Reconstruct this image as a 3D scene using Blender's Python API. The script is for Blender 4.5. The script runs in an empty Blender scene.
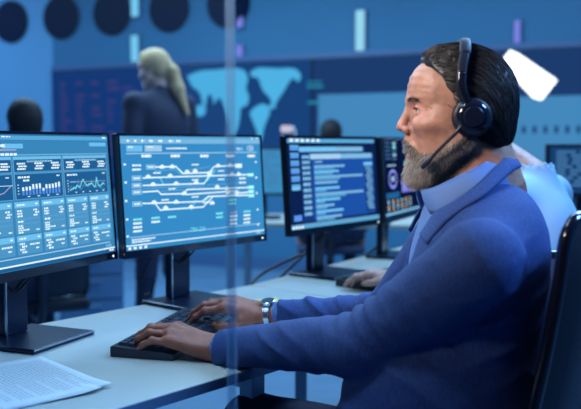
import bpy, bmesh, math, random
import numpy as np
from mathutils import Vector, Matrix
random.seed(7); RNG = np.random.default_rng(7)
SC = bpy.context.scene; COL = SC.collection

# ------------------------------------------------------------------ camera
F = 820.0; CAMZ = 1.185; PITCH = math.atan(59.5/F)          # focal length in pixels of the 581x409 frame
cam_d = bpy.data.cameras.new('camera'); cam = bpy.data.objects.new('camera', cam_d); COL.objects.link(cam)
cam.location = (0, 0, CAMZ); cam.rotation_euler = (math.pi/2-PITCH, 0, 0)
cam_d.sensor_width = 36; cam_d.lens = F/581*36; cam_d.clip_start = .05
cam_d.dof.use_dof = True; cam_d.dof.focus_distance = 1.69; cam_d.dof.aperture_fstop = 3.0
SC.camera = cam
# ------------------------------------------------------------------ world, lamps, exposure
w = bpy.data.worlds.new('world'); SC.world = w; w.use_nodes = True
w.node_tree.nodes['Background'].inputs[0].default_value = (.06, .20, .62, 1)
w.node_tree.nodes['Background'].inputs[1].default_value = .05
SC.view_settings.view_transform = 'Standard'; SC.view_settings.look = 'None'
SC.view_settings.exposure = 0; SC.view_settings.gamma = 1; SC.view_settings.use_curve_mapping = False
def area(name, loc, target, size, power, col, sy=None, spread=180):
    l = bpy.data.lights.new(name, 'AREA'); l.energy = power; l.color = col
    l.spread = math.radians(spread); l.shape = 'RECTANGLE'; l.size = size; l.size_y = sy or size
    o = bpy.data.objects.new(name, l); COL.objects.link(o); o.location = loc
    o.rotation_euler = (Vector(target)-Vector(loc)).to_track_quat('-Z', 'Y').to_euler(); return o
area('face_key_light', (-1.12, .45, 2.2), (.24, 1.5, 1.30), .40, 1.55, (1, .85, .76), spread=27)  # added warm key for the man's face; hangs free, no fixture
area('ceiling_lamp_desk', (-.75, 2.3, 3.1), (-.4, 2.0, .74), 1.2, 30, (.48, .74, 1))
area('sleeve_fill_light', (-.75, 1.05, 2.9), (-.02, 1.6, .85), .35, .95, (.50, .74, 1), spread=30)  # added to brighten the near forearm and hands, no known fixture
area('ceiling_lamp_rim', (1.5, 3.0, 2.9), (.4, 1.5, 1.1), .7, 50, (.25, .55, 1))
area('ceiling_lamp_side', (2.1, 1.25, 2.7), (.5, 1.5, 1.0), .6, 13, (.20, .46, 1), spread=60)
area('ceiling_lamp_back', (-1.6, 5.4, 3.1), (-1.6, 5.7, 0), 2.6, 170, (.45, .75, 1), 1.6)
area('ceiling_lamp_back', (1.3, 4.6, 3.1), (1.3, 4.9, 0), 2.0, 80, (.45, .72, 1), 1.6)
area('ceiling_lamp_wall', (-4.6, 7.6, 3.1), (-4.6, 8.2, 1.5), 1.2, 60, (.35, .65, 1), .8)

def unit(v):
    v = np.asarray(v, float); return v/np.linalg.norm(v)
def ray(px, py):
    a = (px-290.5)/F; b = -(py-204.5)/F
    return np.array([a, math.cos(PITCH)+b*math.sin(PITCH), -math.sin(PITCH)+b*math.cos(PITCH)])
CAM = np.array([0, 0, CAMZ])
def U(px, py, Y):                     # the point that stands at depth Y behind a pixel
    r = ray(px, py); return CAM + r*(Y/r[1])
DZ = .74
def D(px, py, z=DZ):                  # the point of a level surface behind a pixel
    r = ray(px, py); return CAM + r*((z-CAMZ)/r[2])

# ------------------------------------------------------------------ materials
MATS = {}
def nod(m, t, **kw):
    n = m.node_tree.nodes.new(t)
    for k, v in kw.items(): setattr(n, k, v)
    return n
def mat(name, col, rough=.6, metal=0, spec=.5, bump=0, bscale=200, var=0, vscale=8, sheen=0, coat=0, sss=0, attr=None, stretch=(1, 1, 1)):
    m = bpy.data.materials.new(name); m.use_nodes = True; MATS[name] = m
    b = m.node_tree.nodes['Principled BSDF']; L = m.node_tree.links
    b.inputs['Base Color'].default_value = (*col, 1); b.inputs['Roughness'].default_value = rough
    b.inputs['Metallic'].default_value = metal; b.inputs['Specular IOR Level'].default_value = spec
    b.inputs['Sheen Weight'].default_value = sheen; b.inputs['Coat Weight'].default_value = coat
    if sss:
        b.inputs['Subsurface Weight'].default_value = sss; b.inputs['Subsurface Radius'].default_value = (.006, .0025, .0015)
        b.inputs['Subsurface Scale'].default_value = 1
    tc = nod(m, 'ShaderNodeTexCoord'); mp = nod(m, 'ShaderNodeMapping'); mp.inputs['Scale'].default_value = stretch
    L.new(tc.outputs['Object'], mp.inputs['Vector'])
    src = None
    if attr:
        a = nod(m, 'ShaderNodeAttribute', attribute_name=attr); src = a.outputs['Color']
    if var:
        n = nod(m, 'ShaderNodeTexNoise'); n.inputs['Scale'].default_value = vscale; n.inputs['Detail'].default_value = 5
        L.new(mp.outputs['Vector'], n.inputs['Vector'])
        mx = nod(m, 'ShaderNodeMix', data_type='RGBA', blend_type='MULTIPLY'); mx.inputs[0].default_value = 1
        cr = nod(m, 'ShaderNodeMapRange'); cr.inputs[1].default_value = .25; cr.inputs[2].default_value = .75
        cr.inputs[3].default_value = 1-var; cr.inputs[4].default_value = 1+var
        L.new(n.outputs['Fac'], cr.inputs[0]); L.new(cr.outputs[0], mx.inputs[7])
        if src: L.new(src, mx.inputs[6])
        else: mx.inputs[6].default_value = (*col, 1)
        src = mx.outputs[2]
    if src: L.new(src, b.inputs['Base Color'])
    if bump:
        n = nod(m, 'ShaderNodeTexNoise'); n.inputs['Scale'].default_value = bscale; n.inputs['Detail'].default_value = 3
        L.new(mp.outputs['Vector'], n.inputs['Vector'])
        bp = nod(m, 'ShaderNodeBump'); bp.inputs['Strength'].default_value = bump; bp.inputs['Distance'].default_value = .002
        L.new(n.outputs['Fac'], bp.inputs['Height']); L.new(bp.outputs['Normal'], b.inputs['Normal'])
    return m
def emis(name, col, s):
    m = bpy.data.materials.new(name); m.use_nodes = True; MATS[name] = m
    nt = m.node_tree; nt.nodes.clear()
    e = nt.nodes.new('ShaderNodeEmission'); o = nt.nodes.new('ShaderNodeOutputMaterial')
    e.inputs[0].default_value = (*col, 1); e.inputs[1].default_value = s; nt.links.new(e.outputs[0], o.inputs[0]); return m
def lin(r, g, b):
    f = lambda c: (c/255/12.92 if c/255 <= .04045 else ((c/255+.055)/1.055)**2.4)
    return (f(r), f(g), f(b))

mat('floor', (.10, .21, .34), .55, bump=.2, bscale=90, var=.15, vscale=3)
mat('ceiling', (.10, .2, .4), .8)
mat('wall_panel', (.13, .34, .56), .7)
mat('wall', (.033, .165, .315), .7, var=.05, vscale=1.5)
mat('wall_dark', (.02, .05, .13), .45)
mat('trim', (.05, .13, .28), .5)
mat('desk_top', (.47, .50, .455), .38, spec=.5, var=.04, vscale=14)
mat('desk_edge', (.10, .17, .28), .5)
mat('desk_metal', (.34, .48, .62), .4, metal=.3)
mat('black_plastic', (.012, .015, .028), .38)
mat('black_gloss', (.008, .010, .02), .12, coat=.5)
mat('dark_gap', (.004, .005, .01), .7)
mat('stand', (.018, .028, .06), .28, metal=.6)
mat('metal_edge', (.45, .55, .68), .25, metal=1)
mat('key', (.022, .026, .04), .5)
mat('key_body', (.016, .018, .03), .45)
mat('paper', (.66, .72, .72), .8, var=.03, vscale=30)
mat('print', (.45, .52, .56), .8)
mat('yellow_note', (.75, .72, .12), .8)
mat('suit', (.019, .058, .21), .78, sheen=0, bump=.7, bscale=700, var=.38, vscale=330, stretch=(1, 1, .22))
mat('suit_lapel', (.023, .068, .235), .78, sheen=0, bump=.7, bscale=700, var=.38, vscale=330)
mat('shirt', (.10, .20, .46), .7, bump=.25, bscale=700)
mat('trousers', (.012, .018, .045), .8, bump=.3, bscale=500)
mat('shoe', (.01, .01, .014), .3)
mat('skin', (.5, .3, .22), .45, attr='Col', bump=.35, bscale=380, var=.22, vscale=55, sss=.10)
mat('hair', (.02, .02, .025), .46, attr='Col', spec=.5)
mat('hair_soft', (.02, .02, .025), .65, attr='Col', spec=.25)
mat('headband', (.008, .010, .022), .5, spec=.3)
mat('eye_white', (.7, .68, .66), .15)
mat('iris', (.10, .16, .22), .1)
mat('chair_black', (.010, .012, .022), .45, bump=.3, bscale=300)
mat('chair_gloss', (.008, .010, .02), .14, coat=.6)
mat('chair_blue', (.018, .03, .08), .7, bump=.3, bscale=400)
mat('steel', (.55, .62, .7), .22, metal=1)
mat('watch_face', (.02, .03, .05), .1)
mat('cable', (.006, .008, .014), .5)
mat('disc', (.004, .012, .04), .9, spec=.1)
mat('cabinet', (.08, .19, .36), .5)
mat('cabinet_front', (.11, .24, .44), .45)
mat('white_shirt', (.40, .62, .80), .7, bump=.2, bscale=300)
mat('navy_vest', (.03, .06, .20), .8)
mat('dark_top', (.014, .022, .06), .8)
mat('lamp_white', (.7, .75, .8), .4)
emis('scr_m1', lin(60, 138, 190), 1); emis('scr_m2', lin(56, 144, 204), 1); emis('scr_m3', lin(12, 34, 80), 1); emis('scr_m4', lin(10, 22, 58), 1)
emis('g_bar', lin(92, 172, 222), 1); emis('g_card', lin(82, 156, 204), 1); emis('g_title', lin(116, 198, 244), 1); emis('g_panel', lin(32, 98, 152), 1)
emis('g_white', lin(225, 245, 255), 1.15); emis('g_pale', lin(165, 210, 240), 1); emis('g_cyan', lin(130, 240, 250), 1.05)
emis('g_mid', lin(126, 188, 228), 1); emis('g_blue', lin(90, 150, 240), 1); emis('g_pink', lin(190, 170, 210), 1); emis('g_dim', lin(70, 120, 170), 1)
emis('g_win', lin(28, 82, 168), 1); emis('g_win2', lin(22, 58, 128), 1); emis('g_violet', lin(140, 150, 255), 1); emis('g_green', lin(80, 200, 190), 1)
emis('g_orange', lin(240, 180, 90), 1); emis('led', (.8, .95, 1), 2.5)
emis('strip_cyan', lin(120, 205, 245), 1.0); emis('strip_lilac', lin(120, 130, 225), 1.0); emis('strip_white', lin(150, 215, 240), 1.0)
emis('lamp_panel', (.93, .98, 1), 2.2); emis('lamp_soft', lin(200, 195, 215), 1.0)
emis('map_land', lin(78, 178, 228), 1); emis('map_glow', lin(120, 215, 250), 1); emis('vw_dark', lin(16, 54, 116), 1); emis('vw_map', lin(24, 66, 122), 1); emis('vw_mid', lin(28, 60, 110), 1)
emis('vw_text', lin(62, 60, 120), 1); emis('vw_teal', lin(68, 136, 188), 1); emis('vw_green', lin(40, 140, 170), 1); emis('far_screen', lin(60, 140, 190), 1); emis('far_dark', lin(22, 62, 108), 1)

# ------------------------------------------------------------------ object helpers
def put(name, me, m=None, parent=None):
    o = bpy.data.objects.new(name, me); COL.objects.link(o)
    if m is not None and len(me.materials) == 0:
        for x in (m if isinstance(m, (list, tuple)) else [m]): me.materials.append(MATS[x])
    if parent: o.parent = parent
    return o
def tag(o, label, cat, group=None):
    o['label'] = label; o['category'] = cat
    if group: o['group'] = group
    return o
def thing(name, label, cat, loc=(0, 0, 0), rz=0, group=None):
    o = bpy.data.objects.new(name, None); COL.objects.link(o); o.location = tuple(loc); o.rotation_euler = (0, 0, rz)
    o.empty_display_size = .1
    return tag(o, label, cat, group)
def struct(o): o['kind'] = 'structure'; return o
class MB:
    def __init__(s): s.v = []; s.f = []; s.mi = []
    def add(s, v, f, mi=0):
        n = len(s.v); s.v += [tuple(map(float, x)) for x in v]; s.f += [tuple(i+n for i in q) for q in f]; s.mi += [mi]*len(f); return s
    def box(s, lo, hi, M=None, mi=0):
        x0, y0, z0 = lo; x1, y1, z1 = hi
        v = [(x0,y0,z0),(x1,y0,z0),(x1,y1,z0),(x0,y1,z0),(x0,y0,z1),(x1,y0,z1),(x1,y1,z1),(x0,y1,z1)]
        if M is not None: v = [M @ Vector(p) for p in v]
        return s.add(v, [(0,3,2,1),(4,5,6,7),(0,1,5,4),(1,2,6,5),(2,3,7,6),(3,0,4,7)], mi)
    def cyl(s, a, b, ra, rb=None, n=16, mi=0):
        a = np.asarray(a, float); b = np.asarray(b, float); rb = ra if rb is None else rb; d = unit(b-a)
        x = unit(np.cross(d, (0, 0, 1) if abs(d[2]) < .9 else (1, 0, 0))); y = np.cross(d, x)
        v = []
        for c, r in ((a, ra), (b, rb)):
            for i in range(n):
                t = 2*math.pi*i/n; v.append(c+r*(x*math.cos(t)+y*math.sin(t)))
        f = [(i, (i+1) % n, n+(i+1) % n, n+i) for i in range(n)] + [tuple(range(n))[::-1], tuple(range(n, 2*n))]
        return s.add(v, f, mi)
    def lathe(s, c, axis, prof, n=24, mi=0):        # prof: (radius, along axis)
        c = np.asarray(c, float); d = unit(axis); x = unit(np.cross(d, (0, 0, 1) if abs(d[2]) < .9 else (1, 0, 0))); y = np.cross(d, x)
        v = []; m = len(prof)
        for r, h in prof:
            for i in range(n):
                t = 2*math.pi*i/n; v.append(c+d*h+r*(x*math.cos(t)+y*math.sin(t)))
        f = [(j*n+i, j*n+(i+1) % n, (j+1)*n+(i+1) % n, (j+1)*n+i) for j in range(m-1) for i in range(n)]
        f += [tuple(range(n))[::-1], tuple(range((m-1)*n, m*n))]
        return s.add(v, f, mi)
    def tube(s, pts, r, n=8, mi=0, sub=6, flat=None):
        P = catmull(np.array(pts, float), sub) if sub else np.array(pts, float)
        R = np.interp(np.linspace(0, 1, len(P)), np.linspace(0, 1, len(r)), r) if hasattr(r, '__len__') else np.full(len(P), r)
        T = np.gradient(P, axis=0); T /= np.linalg.norm(T, axis=1)[:, None]
        x = unit(np.cross(T[0], (0, 0, 1) if abs(T[0][2]) < .9 else (1, 0, 0))); v = []
        for p, t, rr in zip(P, T, R):
            x = unit(x-t*np.dot(x, t)); y = np.cross(t, x)
            for i in range(n):
                a = 2*math.pi*i/n; v.append(p+rr*(x*math.cos(a)+y*math.sin(a)))
        m = len(P)
        f = [(j*n+i, j*n+(i+1) % n, (j+1)*n+(i+1) % n, (j+1)*n+i) for j in range(m-1) for i in range(n)]
        f += [tuple(range(n))[::-1], tuple(range((m-1)*n, m*n))]
        return s.add(v, f, mi)
    def mesh(s, name, smooth=False):
        me = bpy.data.meshes.new(name); me.from_pydata(s.v, [], s.f)
        me.polygons.foreach_set('material_index', s.mi)
        if smooth: me.polygons.foreach_set('use_smooth', [True]*len(s.f))
        me.update(); return me
    def build(s, name, m, parent=None, bevel=0, seg=2, smooth=False):
        me = s.mesh(name, smooth)
        bm = bmesh.new(); bm.from_mesh(me); bmesh.ops.recalc_face_normals(bm, faces=bm.faces)
        if bevel:
            es = [e for e in bm.edges if len(e.link_faces) == 2 and e.calc_face_angle(0) > .5]
            bmesh.ops.bevel(bm, geom=es, offset=bevel, segments=seg, affect='EDGES', profile=.5, clamp_overlap=True)
        bm.to_mesh(me); bm.free()
        return put(name, me, m, parent)
def catmull(P, sub):
    P = np.asarray(P, float); n = len(P); Q = np.vstack([2*P[0]-P[1], P, 2*P[-1]-P[-2]]); out = []
    for i in range(n-1):
        p0, p1, p2, p3 = Q[i:i+4]
        for t in np.linspace(0, 1, sub, endpoint=False):
            out.append(.5*((2*p1)+(-p0+p2)*t+(2*p0-5*p1+4*p2-p3)*t*t+(-p0+3*p1-3*p2+p3)*t**3))
    out.append(P[-1]); return np.array(out)
def xf(o, loc, rz=0): o.location = tuple(loc); o.rotation_euler = (0, 0, rz); return o

# ------------------------------------------------------------------ room shell
E2 = np.array([.914, -.405, 0]); N2 = np.array([.405, .914, 0]); WC = 7.0          # back wall: along, outward normal, distance
def wp(s, z, off=0): return E2*s + N2*(WC-off) + np.array([0, 0, z])
def W(px, py, off=0):                 # the point of the back wall behind a pixel
    r = ray(px, py); t = (WC-off)/np.dot(r, N2); return CAM + r*t
def ws(px): return float(np.dot(W(px, 145), E2))
MW = Matrix(((E2[0], N2[0], 0, 0), (E2[1], N2[1], 0, 0), (0, 0, 1, 0), (0, 0, 0, 1)))     # wall frame: x along, y outward, z up
def wbox(mb, s0, s1, z0, z1, o0, o1): return mb.box((s0, WC-o1, z0), (s1, WC-o0, z1), MW)
struct(MB().box((-7, -1.5, -.05), (6, 11, 0)).build('floor', 'floor'))
struct(MB().box((-7, -1.5, 3.3), (6, 11, 3.35)).build('ceiling', 'ceiling'))
struct(wbox(MB(), -8.5, 2.5, 0, 3.3, -.1, 0).build('wall_back', 'wall'))
struct(MB().box((-8.6, -2, 0), (-8.5, WC, 3.3), MW).build('wall_left', 'wall'))
struct(MB().box((2.5, -2, 0), (2.6, WC, 3.3), MW).build('wall_right', 'wall'))
zt = 1.185+.783
struct(wbox(MB(), -8.4, ws(55), .12, 3.3, 0, .006).build('trim_2', 'wall_panel'))
struct(wbox(MB(), ws(56), 2.5, zt, zt+.05, 0, .05).build('trim_1', 'trim'))
struct(wbox(MB(), -8.5, 2.5, 0, .12, 0, .02).build('baseboard_back', 'trim'))

# ------------------------------------------------------------------ back wall fittings
DL = ['dark round acoustic disc on the lighter blue wall panel', 'dark round acoustic disc over the seam of the lighter and darker wall', 'dark round acoustic disc above the purple text screen beside the cyan light',
      'dark round acoustic disc above the standing blonde woman', 'dark round acoustic disc behind the glass edge strip beside the lilac light']
for i, (px, py) in enumerate(((12, 22), (62, 17.5), (113, 13), (170, 9), (229, 4))):
    c = W(px, py, .007)
    o = MB().lathe((0, 0, 0), -N2, [(.215, 0), (.225, .008), (.225, .03), (.20, .042), (.05, .05)], 36).build('acoustic_disc', 'disc', smooth=False)
    o.location = tuple(c)
    tag(o, DL[i], 'wall disc', 'acoustic discs on the back wall')
def strip(px, y0, y1, wpx, m, label):
    a = W(px, y0); b = W(px, y1); hw = wpx/820*a[1]/2/.9; s = float(np.dot(a, E2))
    t = thing('wall_light', label, 'light', wp(s, b[2], .0), math.atan2(E2[1], E2[0]))
    h = a[2]-b[2]
    MB().box((-hw-.012, -.03, -.012), (hw+.012, 0, h+.012)).build('housing', 'trim', t, .004)
    MB().box((-hw, -.045, 0), (hw, -.03, h)).build('diffuser', m, t, .004)
strip(136.5, -14, 17, 7, 'strip_cyan', 'pale cyan vertical wall light above another beside the standing blonde woman')
strip(136.5, 36, 76, 7, 'strip_cyan', 'pale cyan vertical wall light right behind the standing blonde woman')
strip(241, 3, 28, 6, 'strip_lilac', 'lilac vertical wall light, upper of a pair above the world map')
strip(241, 46, 68, 6, 'strip_lilac', 'lilac vertical wall light, lower of a pair just above the world map')
strip(361.5, 11, 61, 8, 'strip_white', 'tall whitish cyan vertical wall light on the plain blue back wall')
strip(518, 21, 52, 5, 'strip_lilac', 'lilac vertical wall light above the tilted white lamp panel')

# video wall: five screens side by side
vx = [ws(56), -4.36, -2.86, -1.4, .05, 1.5]; vz0 = .78; vz1 = zt
vlab = ['dark screen with rows of purple text in the video wall', 'dark screen showing a cyan world map in the video wall', 'dark blue screen with small green figures in the video wall',
        'dark blue screen behind the man with the headset in the video wall', 'dark blue screen with a row of dashes in the video wall']
def rectq(mb, M, x0, x1, z0, z1, y): mb.add([M @ Vector(p) for p in ((x0, y, z0), (x1, y, z0), (x1, y, z1), (x0, y, z1))], [(0, 1, 2, 3)])
I4 = Matrix.Identity(4)
def wl(px, py, s0):                   # pixel -> coordinates on a wall screen that starts at s0
    p = W(px, py, .06); return float(np.dot(p, E2))-s0, p[2]-vz0
for i in range(5):
    s0 = vx[i]; wd = vx[i+1]-s0
    t = thing('wall_screen', vlab[i], 'screen', wp(s0, vz0), math.atan2(E2[1], E2[0]), 'screens of the video wall')
    MB().box((.004, -.055, 0), (wd-.004, 0, vz1-vz0)).build('housing', 'black_plastic', t, .004)
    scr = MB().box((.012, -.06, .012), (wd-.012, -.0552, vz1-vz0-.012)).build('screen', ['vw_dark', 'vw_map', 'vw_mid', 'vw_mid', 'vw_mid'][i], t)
    g = MB()
    if i == 0:
        for c in range(7):
            for r in range(13):
                if random.random() < .75:
                    x = .12+c*.2; z = vz1-vz0-.16-r*.065; rectq(g, I4, x, x+random.uniform(.05, .16), z, z+.028, -.0606)
        g.build('text_rows', 'vw_text', scr)['kind'] = 'stuff'
    elif i == 1:
        polys = [  # mirrored world map, outlines in photo pixels laid onto the screen plane
         [(187,76),(200,71),(214,70),(230,68.5),(241,69),(246,73),(248,80),(246,88),(249,97),(247,105),(241,108),(240,116),(238,127),(234,134),(230,135),(229,124),(226,112),(222,101),(218,98),(214,104),(212,96),(208,95),(206,104),(203,108),(201,96),(197,90),(192,86)],
         [(250,72),(258,68),(268,68),(280,68.5),(290,68),(297,70),(301,76),(298,82),(293,78),(288,84),(284,91),(279,98),(275,105),(272,103),(269,97),(264,92),(261,86),(258,78),(252,77)],
         [(272,103),(276,107),(270,109),(269,106)],
         [(255,107),(262,104),(268,106),(270,112),(267,120),(264,128),(262,138),(259,144),(257,132),(253,122),(250,113)],
         [(194,107),(201,105),(206,109),(203,116),(196,115)]]
        for P in polys:
            q = catmull(np.array(P+[P[0]], float), 3)[:-1]
            v = []
            for x, y in q:
                a, b = wl(x, y, s0); v.append((min(max(a, .02), wd-.02), -.0606, b))
            g.add(v, [tuple(range(len(v)))])
        o = g.build('world_map', 'map_land', scr)
        bm = bmesh.new(); bm.from_mesh(o.data); bmesh.ops.triangulate(bm, faces=bm.faces); bm.to_mesh(o.data); bm.free()
    elif i == 2:
        for (x0, y0, x1, y1) in ((307, 81, 322, 83), (307, 85, 323, 88), (308, 101, 322, 104)):
            g = MB(); a, b = wl(x0, y1, s0); c, d = wl(x1, y0, s0); rectq(g, I4, a, c, b, d, -.0606); g.build('figure_bar', 'vw_green', scr)
        g2 = MB(); rectq(g2, I4, .06, wd-.012, .3, .86, -.0604); g2.build('painted_reflection', 'vw_teal', scr)  # paler lower part: reflected light painted on as teal emission
    else:
        rectq(g, I4, .012, wd-.012, .25, .80, -.0604); g.build('painted_reflection', 'vw_teal', scr)  # teal glow painted where the glossy panel reflects light
        g2 = MB()
        if i >= 3:
            for k in range(int(wd/.085)):
                x = .06+k*.085; rectq(g2, I4, x, x+.03, .50, .56, -.0608)
            g2.build('dash_row', 'vw_mid', scr)['kind'] = 'stuff'

# tilted bright lamp panel in front of the back wall
q = [(500, 63), (510, 50), (519, 54), (557, 80), (541.5, 100), (533, 98)]
off = .35; pl = [W(x, y, off) for x, y in q]
c = np.mean(pl, axis=0); t = thing('lamp_panel', 'bright white tilted lamp panel hanging before the dark wall screens', 'lamp', c)
mb = MB(); n = len(pl); vv = [p-c for p in pl]
mb.add(vv+[p+N2*.02 for p in vv], [tuple(range(n))]+[(i, (i+1) % n, n+(i+1) % n, n+i) for i in range(n)]); mb.build('diffuser', 'lamp_panel', t)
mb = MB(); vv2 = [p*.94+N2*.021 for p in vv]; mb.add(vv2+[p*1.0+N2*.03 for p in vv2], [tuple(range(n)), tuple(range(n, 2*n))[::-1]]+[(i, (i+1) % n, n+(i+1) % n, n+i) for i in range(n)]); mb.build('back_plate', 'trim', t)
MB().cyl(N2*.03, N2*(off-.065), .02).build('wall_bracket', 'trim', t)

# ------------------------------------------------------------------ desks
UD = unit((.656, .755, 0)); VD = np.array([-UD[1], UD[0], 0])            # along the row, away from the sitters
def dp(u, v, z=0): return UD*u+VD*v+np.array([0, 0, z])
RZ = math.atan2(UD[1], UD[0])
def desk(u0, u1, legs, label):
    V0, V1 = 1.115, 1.797
    t = thing('desk', label, 'desk', dp(u0, V0), RZ, 'desks in the row')
    w_ = u1-u0-.003; d_ = V1-V0
    top = MB().box((0, 0, DZ-.022), (w_, d_, DZ)).build('worktop', ['desk_top'], t, .0025)
    MB().box((.002, -.0012, DZ-.021), (w_-.002, .0, DZ-.002)).build('edge_band', 'desk_edge', top)
    for x in legs:
        for y in (.09, d_-.09):
            MB().box((x-.02, y-.02, 0), (x+.02, y+.02, DZ-.0235)).build('leg', 'desk_metal', t, .003)
        MB().box((x-.015, .11, DZ-.08), (x+.015, d_-.11, DZ-.03)).build('cross_rail', 'desk_metal', t, .002)
    MB().box((legs[0]+.021, .35, DZ-.075), (legs[-1]-.021, .38, DZ-.035)).build('long_rail', 'desk_metal', t, .002)
    return t
desk(-.40, 1.872, (.1, 1.66), 'white desk with the headset man\'s keyboard, mouse and sheet of paper')
D2 = np.array([math.cos(math.radians(58)), math.sin(math.radians(58)), 0]); cA = dp(1.875, 1.115); cB = dp(1.875, 1.797)
t = thing('desk', 'white desk carrying the code monitor and the keyboard under the pale-sleeved hand', 'desk', (0, 0, 0), 0, 'desks in the row')
pts = [cA, cA+D2*1.22, cB+D2*1.42, cB]
mb = MB(); mb.add([p+np.array([0, 0, z]) for z in (DZ-.022, DZ) for p in pts], [(3, 2, 1, 0), (4, 5, 6, 7)]+[(i, (i+1) % 4, 4+(i+1) % 4, 4+i) for i in range(4)])
top = mb.build('worktop', 'desk_top', t, .0025)
for k in (.16, 1.08):
    for c_, sg in ((cA, -1), (cB, 1)):
        p = c_+D2*k+np.array([D2[1], -D2[0], 0])*.09*sg
        MB().box((p[0]-.02, p[1]-.02, 0), (p[0]+.02, p[1]+.02, DZ-.0235)).build('leg', 'desk_metal', t, .003)

# ------------------------------------------------------------------ monitors
def text_mesh(s, size):
    cu = bpy.data.curves.new('txt', 'FONT'); cu.body = s; cu.size = size; cu.align_x = 'LEFT'
    ob = bpy.data.objects.new('txt', cu); COL.objects.link(ob); bpy.context.view_layer.update()
    me = bpy.data.meshes.new_from_object(ob.evaluated_get(bpy.context.evaluated_depsgraph_get()))
    v = [tuple(p.co) for p in me.vertices]; f = [tuple(p.vertices) for p in me.polygons]
    bpy.data.objects.remove(ob); bpy.data.curves.remove(cu); bpy.data.meshes.remove(me); return v, f
MWD, MHT = .545, .32
class Mon:
    def __init__(s, left, ang, label, screen_mat, zb=.8955, tilt=4, base_shift=0):
        s.ang = math.radians(ang); d = np.array([math.cos(s.ang), math.sin(s.ang), 0]); c = np.array([*left, 0])+d*MWD/2
        s.t = thing('monitor', label, 'monitor', (c[0], c[1], DZ), s.ang, 'monitors on the desks')
        # local: x along the screen, -y towards the sitter, z up from the desk
        s.T = Matrix.Translation((0, 0, zb-DZ)) @ Matrix.Translation((0, 0, MHT/2)) @ Matrix.Rotation(math.radians(-tilt), 4, 'X') @ Matrix.Translation((0, 0, -MHT/2))
        s.Wm = Matrix.Translation((c[0], c[1], DZ)) @ Matrix.Rotation(s.ang, 4, 'Z') @ s.T; s.Wi = s.Wm.inverted()
        hw = MWD/2
        h = MB().box((-hw, 0, 0), (hw, .022, MHT), s.T); h.box((-hw*.72, .0215, .05), (hw*.72, .05, MHT*.8), s.T)
        h.build('housing', 'black_plastic', s.t, .004)
        s.x0, s.x1, s.z0, s.z1 = -hw+.008, hw-.008, .021, MHT-.008
        bz = MB()
        for lo, hi in (((-hw, -.003, 0), (hw, .0005, .019)), ((-hw, -.003, MHT-.007), (hw, .0005, MHT)), ((-hw, -.003, .019), (-hw+.007, .0005, MHT-.007)), ((hw-.007, -.003, .019), (hw, .0005, MHT-.007))):
            bz.box(lo, hi, s.T)
        bz.build('bezel', 'black_gloss', s.t)
        MB().box((s.x0, -.0012, s.z0), (s.x1, -.0002, s.z1), s.T)
        s.scr = MB().box((s.x0-.001, -.0012, s.z0-.001), (s.x1+.001, -.0002, s.z1+.001), s.T).build('screen', screen_mat, s.t)
        MB().lathe((s.T @ Vector((hw-.02, -.0032, .009))), s.T.to_3x3() @ Vector((0, -1, 0)), [(.0022, 0), (.0022, .001)], 12).build('power_light', 'led', s.t)
        # stand: neck with a bright chamfered edge, plate foot
        by = .085
        nk = MB().box((-.035, by-.012, .012), (.035, by+.018, .30)).build('stand_neck', 'stand', s.t, .003)
        MB().box((-.0365, by-.0135, .012), (-.0325, by-.009, .30)).build('bright_edge', 'metal_edge', nk)
        MB().box((-.05, .045, .17), (.05, by-.012, .27)).build('mount', 'black_plastic', s.t, .004)
        f = MB().box((-.105, -.065+base_shift, 0), (.105, .125, .011)).build('base_plate', 'stand', s.t, .004)
        MB().box((-.104, -.0662+base_shift, .0075), (.104, -.0645+base_shift, .0095)).build('bright_edge', 'metal_edge', f)
        s.layers = {}
    def uv(s, px, py):                # pixel -> position on this screen (0..1, from top left)
        r = ray(px, py); o = s.Wi @ Vector(CAM); d = s.Wi.to_3x3() @ Vector(r); k = (-.0012-o.y)/d.y; p = o+d*k
        return (p.x-s.x0)/(s.x1-s.x0), (s.z1-p.z)/(s.z1-s.z0)
    def L(s, m, lvl):
        return s.layers.setdefault((m, lvl), MB())
    shift = 0
    def P(s, u, v, lvl):
        if s.shift: v = v-s.shift*min(1, v/.06)*(1-max(0, (v-.5)/.5))
        return s.T @ Vector((s.x0+(s.x1-s.x0)*u, -.0013-.0002*lvl, s.z1-(s.z1-s.z0)*v))
    def rect(s, u0, v0, u1, v1, m, lvl=1):
        s.L(m, lvl).add([s.P(u0, v1, lvl), s.P(u1, v1, lvl), s.P(u1, v0, lvl), s.P(u0, v0, lvl)], [(0, 1, 2, 3)])
    def prect(s, x0, y0, x1, y1, m, lvl=1):        # centre line given in photo pixels
        a = s.uv(x0, (y0+y1)/2); b = s.uv(x1, (y0+y1)/2); h = abs(s.uv((x0+x1)/2, y1)[1]-s.uv((x0+x1)/2, y0)[1])/2; vm = s.uv((x0+x1)/2, (y0+y1)/2)[1]
        s.rect(a[0], vm-h, b[0], vm+h, m, lvl)
    def line(s, pts, w_, m, lvl=2):
        asp = (s.x1-s.x0)/(s.z1-s.z0)
        for (a, b) in zip(pts[:-1], pts[1:]):
            d = np.array([(b[0]-a[0])*asp, b[1]-a[1]]); n = np.array([-d[1], d[0]])/np.linalg.norm(d)*w_/2; e = d/np.linalg.norm(d)*w_/2
            q = [(a[0]+(-e[0]+n[0])/asp, a[1]-e[1]+n[1]), (b[0]+(e[0]+n[0])/asp, b[1]+e[1]+n[1]), (b[0]+(e[0]-n[0])/asp, b[1]+e[1]-n[1]), (a[0]+(-e[0]-n[0])/asp, a[1]-e[1]-n[1])]
            s.L(m, lvl).add([s.P(x, y, lvl) for x, y in q], [(0, 1, 2, 3)])
    def pline(s, pts, w_, m, lvl=2): s.line([s.uv(*p) for p in pts], w_, m, lvl)
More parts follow.
